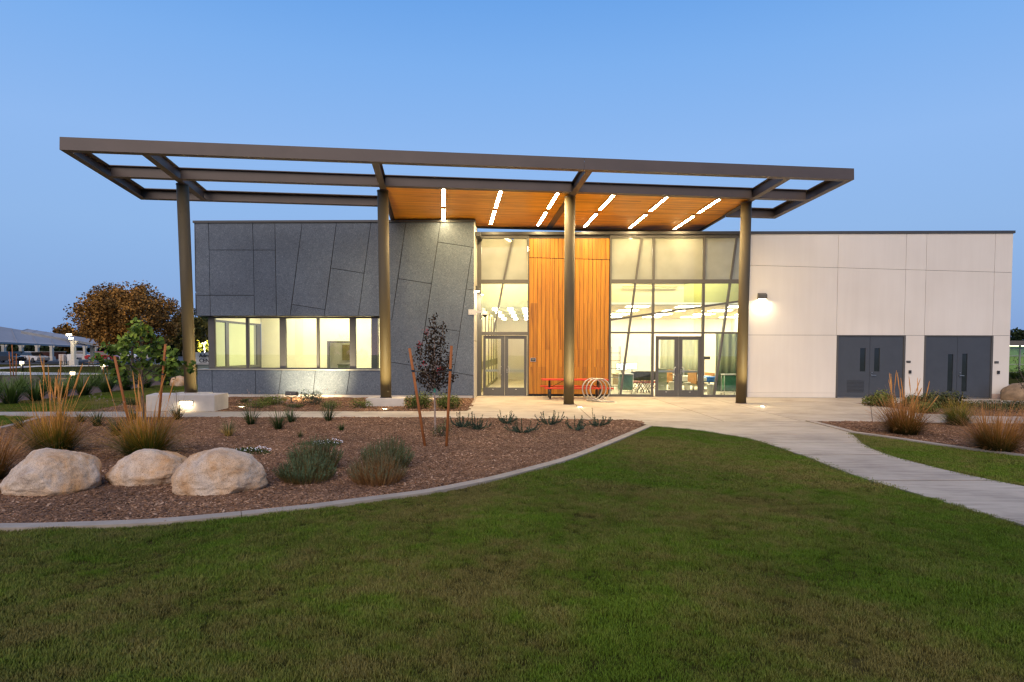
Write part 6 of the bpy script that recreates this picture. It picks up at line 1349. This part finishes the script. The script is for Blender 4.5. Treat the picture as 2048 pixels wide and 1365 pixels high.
# walls, cabinets beyond the cars
r = empty('garden_wall', (0, 0, 0), 0, 'reddish brown wall behind the parked cars under the carport', 'wall'); a, b2 = D3(78, 704.5, 118), D3(130, 705, 118); q = MB(); q.box((a.x, a.y, -.06), (b2.x, a.y+.3, a.z)); q.build('masonry', flat('red_brown_wall', (.14, .05, .035), .9), r); q = MB(); q.box((a.x-.1, a.y-.08, a.z), (b2.x+.1, a.y+.38, a.z+.12)); q.build('cap', M_CONC, r)
r = empty('garden_wall', (0, 0, 0), 0, 'pale low wall beyond the right carport column', 'wall'); a, b2 = D3(152, 706.5, 125), D3(300, 705, 125); q = MB(); q.box((a.x, a.y, -.06), (b2.x, a.y+.3, a.z)); q.build('masonry', flat('pale_wall', (.38, .35, .33), .9), r); q = MB(); q.box((a.x-.1, a.y-.08, a.z), (b2.x+.1, a.y+.38, a.z+.12)); q.build('cap', M_CONC, r)
def cabinet(px0, px1, top, base, legs, label, mat):
    g = G((px0+px1)/2, base); a, b2 = FY(px0, top, g.y), FY(px1, base, g.y); r = empty('utility_cabinet', (g.x, g.y, 0), 0, label, 'utility cabinet'); w = (b2.x-a.x)/2; lz = legs
    q = MB(); q.box((-w, 0, lz), (w, .5, a.z)); q.build('box', mat, r, bevel=.03); q = MB(); q.box((-w*.8, -.02, lz+.1), (-.02, -.001, a.z-.1)).box((.02, -.02, lz+.1), (w*.8, -.001, a.z-.1)); q.build('door', mat, r); q = MB()
    for sx in (-.75, .75): q.box((sx*w-.05, .05, -.05), (sx*w+.05, .15, lz)).box((sx*w-.05, .35, -.05), (sx*w+.05, .45, lz))
    q.build('legs', M_CONC, r)
cabinet(117, 127.5, 709, 729, .38, 'pinkish utility cabinet on legs left of the lit carport column', flat('pinkish_enamel', (.50, .42, .38), .6)); cabinet(134, 143.5, 709, 729, .38, 'white utility cabinet on legs right beside the lit carport column', flat('white_enamel', (.58, .58, .58), .6))
# parked cars
M_TYRE = flat('tyre', (.015, .015, .015), .8); M_CGL = flat('car_glass', (.02, .022, .025), .08); M_RIM = flat('alloy', (.35, .35, .36), .3, .8)
def car(px, base, rz, label, paint):
    g = G(px, base); r = empty('parked_car', (g.x, g.y, -.04), rz, label, 'car'); q = MB(); W_ = .86
    prof = [(-2.2, .35), (-2.25, .62), (-2.1, .80), (-1.35, .90), (-1.2, .92), (1.15, .95), (1.9, .88), (2.2, .72), (2.25, .40), (2.1, .26), (-2.1, .26)]
    q.prism([(x, -W_, z) for x, z in prof], (0, 2*W_, 0)); q.build('body', paint, r, bevel=.05)
    q = MB(); lo = [(-1.3, .90), (1.35, .93)]; hi = [(-.55, 1.40), (.85, 1.42)]; k = .62
    vs = [(lo[0][0], -W_+.03, lo[0][1]), (lo[1][0], -W_+.03, lo[1][1]), (lo[1][0], W_-.03, lo[1][1]), (lo[0][0], W_-.03, lo[0][1]), (hi[0][0], -k, hi[0][1]), (hi[1][0], -k, hi[1][1]), (hi[1][0], k, hi[1][1]), (hi[0][0], k, hi[0][1])]
    q.add(vs, [(0, 1, 5, 4), (1, 2, 6, 5), (2, 3, 7, 6), (3, 0, 4, 7)]); q.build('window', M_CGL, r)
    q = MB(); q.add([(-.58, -k-.01, 1.40), (.88, -k-.01, 1.42), (.88, k+.01, 1.42), (-.58, k+.01, 1.40), (-.5, -k+.06, 1.455), (.75, -k+.06, 1.47), (.75, k-.06, 1.47), (-.5, k-.06, 1.455)], [(0, 3, 2, 1), (4, 5, 6, 7), (0, 1, 5, 4), (1, 2, 6, 5), (2, 3, 7, 6), (3, 0, 4, 7)]); q.build('roof', paint, r)
    for x in (-1.4, 1.4):
        for y in (-1, 1):
            w = MB(); w.lathe([(.20, -.10), (.32, -.10), (.335, -.05), (.335, .05), (.32, .10), (.20, .10)], 20); o = w.build('wheel', M_TYRE, r, True); o.rotation_euler = (R(90), 0, 0); o.location = (x, y*(W_-.06), .335); w = MB(); w.lathe([(.02, -.112), (.2, -.112), (.2, .112), (.02, .112)], 16); w.build('rim', M_RIM, o)
    for y in (-.62, .62):
        w = MB(); w.box((-2.262, y-.16, .60), (-2.2, y+.16, .72)); w.build('headlight', flat('lamp_glass', (.7, .7, .68), .2), r); w = MB(); w.box((2.18, y-.16, .66), (2.262, y+.16, .78)); w.build('tail_light', flat('red_lamp_glass', (.35, .01, .01), .3), r)
    return r
car(66, 724.5, R(160), 'white sedan parked under the carport behind the plumes of the left grass clump', flat('white_paint', (.62, .63, .65), .3)); car(13, 725, R(175), 'dark car parked at the far left edge under the carport', flat('black_paint', (.03, .03, .033), .25)); car(44, 721, R(165), 'dark green car parked behind the white sedan', flat('dark_green_paint', (.02, .035, .028), .3))
car(204, 721, R(190), 'red car parked right of the right carport column', flat('red_paint', (.40, .015, .015), .3)); car(163, 718, R(185), 'silver car parked between the two lit carport columns', flat('silver_paint', (.42, .42, .43), .3)); car(255, 718, R(180), 'white car seen through the leaves of the green tree', MATS['white_paint'])
# path lights
def path_light(px, base, top, label, e=60):
    g = G(px, base); zt_ = FY(px, top, g.y).z; r = empty('path_light', (g.x, g.y, -.03), 0, label, 'path light'); q = MB(); q.lathe([(.11, 0), (.11, zt_-.22)], 14); q.build('post', M_BLACK, r, True); q = MB(); q.lathe([(.12, zt_-.03), (.15, zt_-.02), (.15, zt_+.03), (.05, zt_+.07)], 14); q.build('cap', M_BLACK, r, True); q = MB(); q.lathe([(.14, zt_-.22), (.14, zt_-.03)], 14); q.build('lens', emit('path_lens', WARMW, 7), r, True); lamp('path_lamp', 'POINT', (0, -.3, zt_-.12), e, WARMW, r, shadow_soft_size=.12)
path_light(44, 743, 722, 'lit path light by the pale path at the far left behind the plumes', 45); path_light(145.5, 756, 742.5, 'lit path light half hidden by the flax hedge left of the green tree', 30); path_light(206, 748, 727, 'lit path light left of the left stake of the green tree', 30)
# young trees on stakes in the distance
for i, (b_, t_, lab) in enumerate((((22, 752), (18, 704), 'left one of three thin red brown stakes at the far left'), ((27, 752), (24, 690), 'middle tallest of three thin red brown stakes at the far left'), ((32, 752), (33, 708), 'right one of three thin red brown stakes at the far left'), ((207, 749), (207, 731), 'left one of two rust stakes left of the green tree, far off'), ((215, 750), (214, 733), 'right one of two rust stakes left of the green tree, far off'))): stake(b_, t_, lab, .05)
# brown picnic table on the far lawn
g = G(194, 732); r = empty('picnic_table', (g.x, g.y, -.04), R(20), 'brown picnic table on the far lawn in front of the red car', 'picnic table'); M_PT = flat('brown_table', (.22, .12, .07), .7); q = MB(); q.box((-.9, -.38, .72), (.9, .38, .77)); q.build('table_top', M_PT, r)
for y in (-.75, .75): q = MB(); q.box((-.9, y-.13, .42), (.9, y+.13, .46)); q.build('seat', M_PT, r)
for x in (-.6, .6): q = MB(); q.bar((x, -.75, 0), (x, .3, .72), .06, .06, (1, 0, 0)); q.bar((x+.07, .75, 0), (x+.07, -.3, .72), .06, .06, (1, 0, 0)); q.box((x-.03, -.85, .36), (x+.1, .85, .42)); q.build('leg_frame', M_PT, r)
# lit street lamp and lettered monument sign seen past the building corner
c = D3(409, 689.5, 84); r = empty('street_lamp', (c.x, c.y, -.04), 0, 'bright street lamp on a pale pole between the leftmost column and the building', 'street lamp'); q = MB(); q.tube([(0, 0, 0), (0, 0, c.z)], [.07, .05], 8); q.build('pole', M_WP, r, True); q = MB(); q.lathe([(.05, c.z-.02), (.30, c.z+.02), (.34, c.z+.12), (.2, c.z+.34), (.03, c.z+.40)], 16); q.build('lantern', emit('lantern_glow', WARMW, 25), r, True); lamp('lantern_lamp', 'POINT', (0, -.6, c.z+.1), 1500, WARMW, r, shadow_soft_size=.3)
a, b2 = D3(386, 722.5, 78), D3(470, 705.5, 78); r = empty('monument_sign', (a.x, a.y, -.04), 0, 'white monument sign with dark letters on the lawn past the building corner', 'sign'); w_, h_ = b2.x-a.x, b2.z+.04
q = MB(); q.box((0, 0, 0), (w_, .4, h_)); q.build('slab', flat('white_sign_wall', (.75, .72, .66), .7), r); q = MB(); q.box((-.1, -.06, 0), (w_+.1, .46, .18)); q.build('base', M_CONC, r)
def letters(txt, x, z, size, parent, mat, depth=.04):
    cu = bpy.data.curves.new('lettering', 'FONT'); cu.body = txt; cu.size = size; cu.extrude = depth/2; cu.offset = .012; tmp = bpy.data.objects.new('lettering', cu); COL.objects.link(tmp); bpy.context.view_layer.update(); me = bpy.data.meshes.new_from_object(tmp.evaluated_get(bpy.context.evaluated_depsgraph_get())); bpy.data.objects.remove(tmp)
    me.materials.clear(); me.materials.append(mat); o = bpy.data.objects.new('lettering', me); COL.objects.link(o); o.parent = parent; o.location = (x, -depth/2-.002, z); o.rotation_euler = (R(90), 0, 0); return o
x_l = D3(399, 715, 78).x-a.x; letters('Admin', x_l, h_*.60, .62, r, M_BLACK); letters('CEN', x_l-.02, h_*.18, .66, r, M_BLACK)
# lit building at the right edge
a, b2 = D3(2012, 746, 57), D3(2140, 682.5, 57); r = empty('far_building', (a.x, a.y, -.05), 0, 'low building with lit green tinted glazing behind the right end of the white wing', 'building'); w_ = b2.x-a.x; h_ = b2.z+.05; zr = FY(2030, 691.5, a.y).z+.05
q = MB(); q.box((-.6, -.8, zr), (w_, 6, h_)); q.build('roof', flat('brown_fascia', (.12, .105, .09), .6), r); q = MB(); q.box((-.4, 5.5, 0), (w_, 5.8, zr)); q.build('back_wall', flat('pale_green_wall', (.52, .58, .40), .8), r); q = MB(); q.box((-.4, .1, 0), (w_, 5.5, .04)); q.build('floor', M_FLOORI, r)
q = MB(); n_ = 5
for i in range(n_+1): q.box((w_*i/n_-.05, -.06, 0), (w_*i/n_+.05, .06, zr))
for z in (.04, .75, 1.5, zr-.3): q.box((-.02, -.05, z), (w_, .05, z+.07))
q.build('window_frame', M_SILL, r)
for i in range(n_): q = MB(); q.box((w_*i/n_+.05, -.008, .1), (w_*(i+1)/n_-.05, .008, zr-.05)); q.build('pane', M_GLASSG, r)
for i in range(3): q = MB(); q.box((w_*(i+.3)/3-.3, 1.2, zr-.04), (w_*(i+.3)/3+.6, 3.8, zr-.005)); q.build('light_panel', emit('far_light_panel', (.95, 1, .70), 6), r)
for i, (px, base, k) in enumerate(((2030, 757, .9), (2050, 758, 1.0), (2075, 758, 1.0))):
    p = G(px, base); o = copy_tree(hv[i]); o.location = (p.x, p.y, -.03); o.rotation_euler = (0, 0, i); o.scale = (k*1.2, k, k*.9); tag(o, ['left', 'middle', 'right'][i]+' strappy green clump before the lit building at the right edge', 'plant', 'green clumps before the far building')
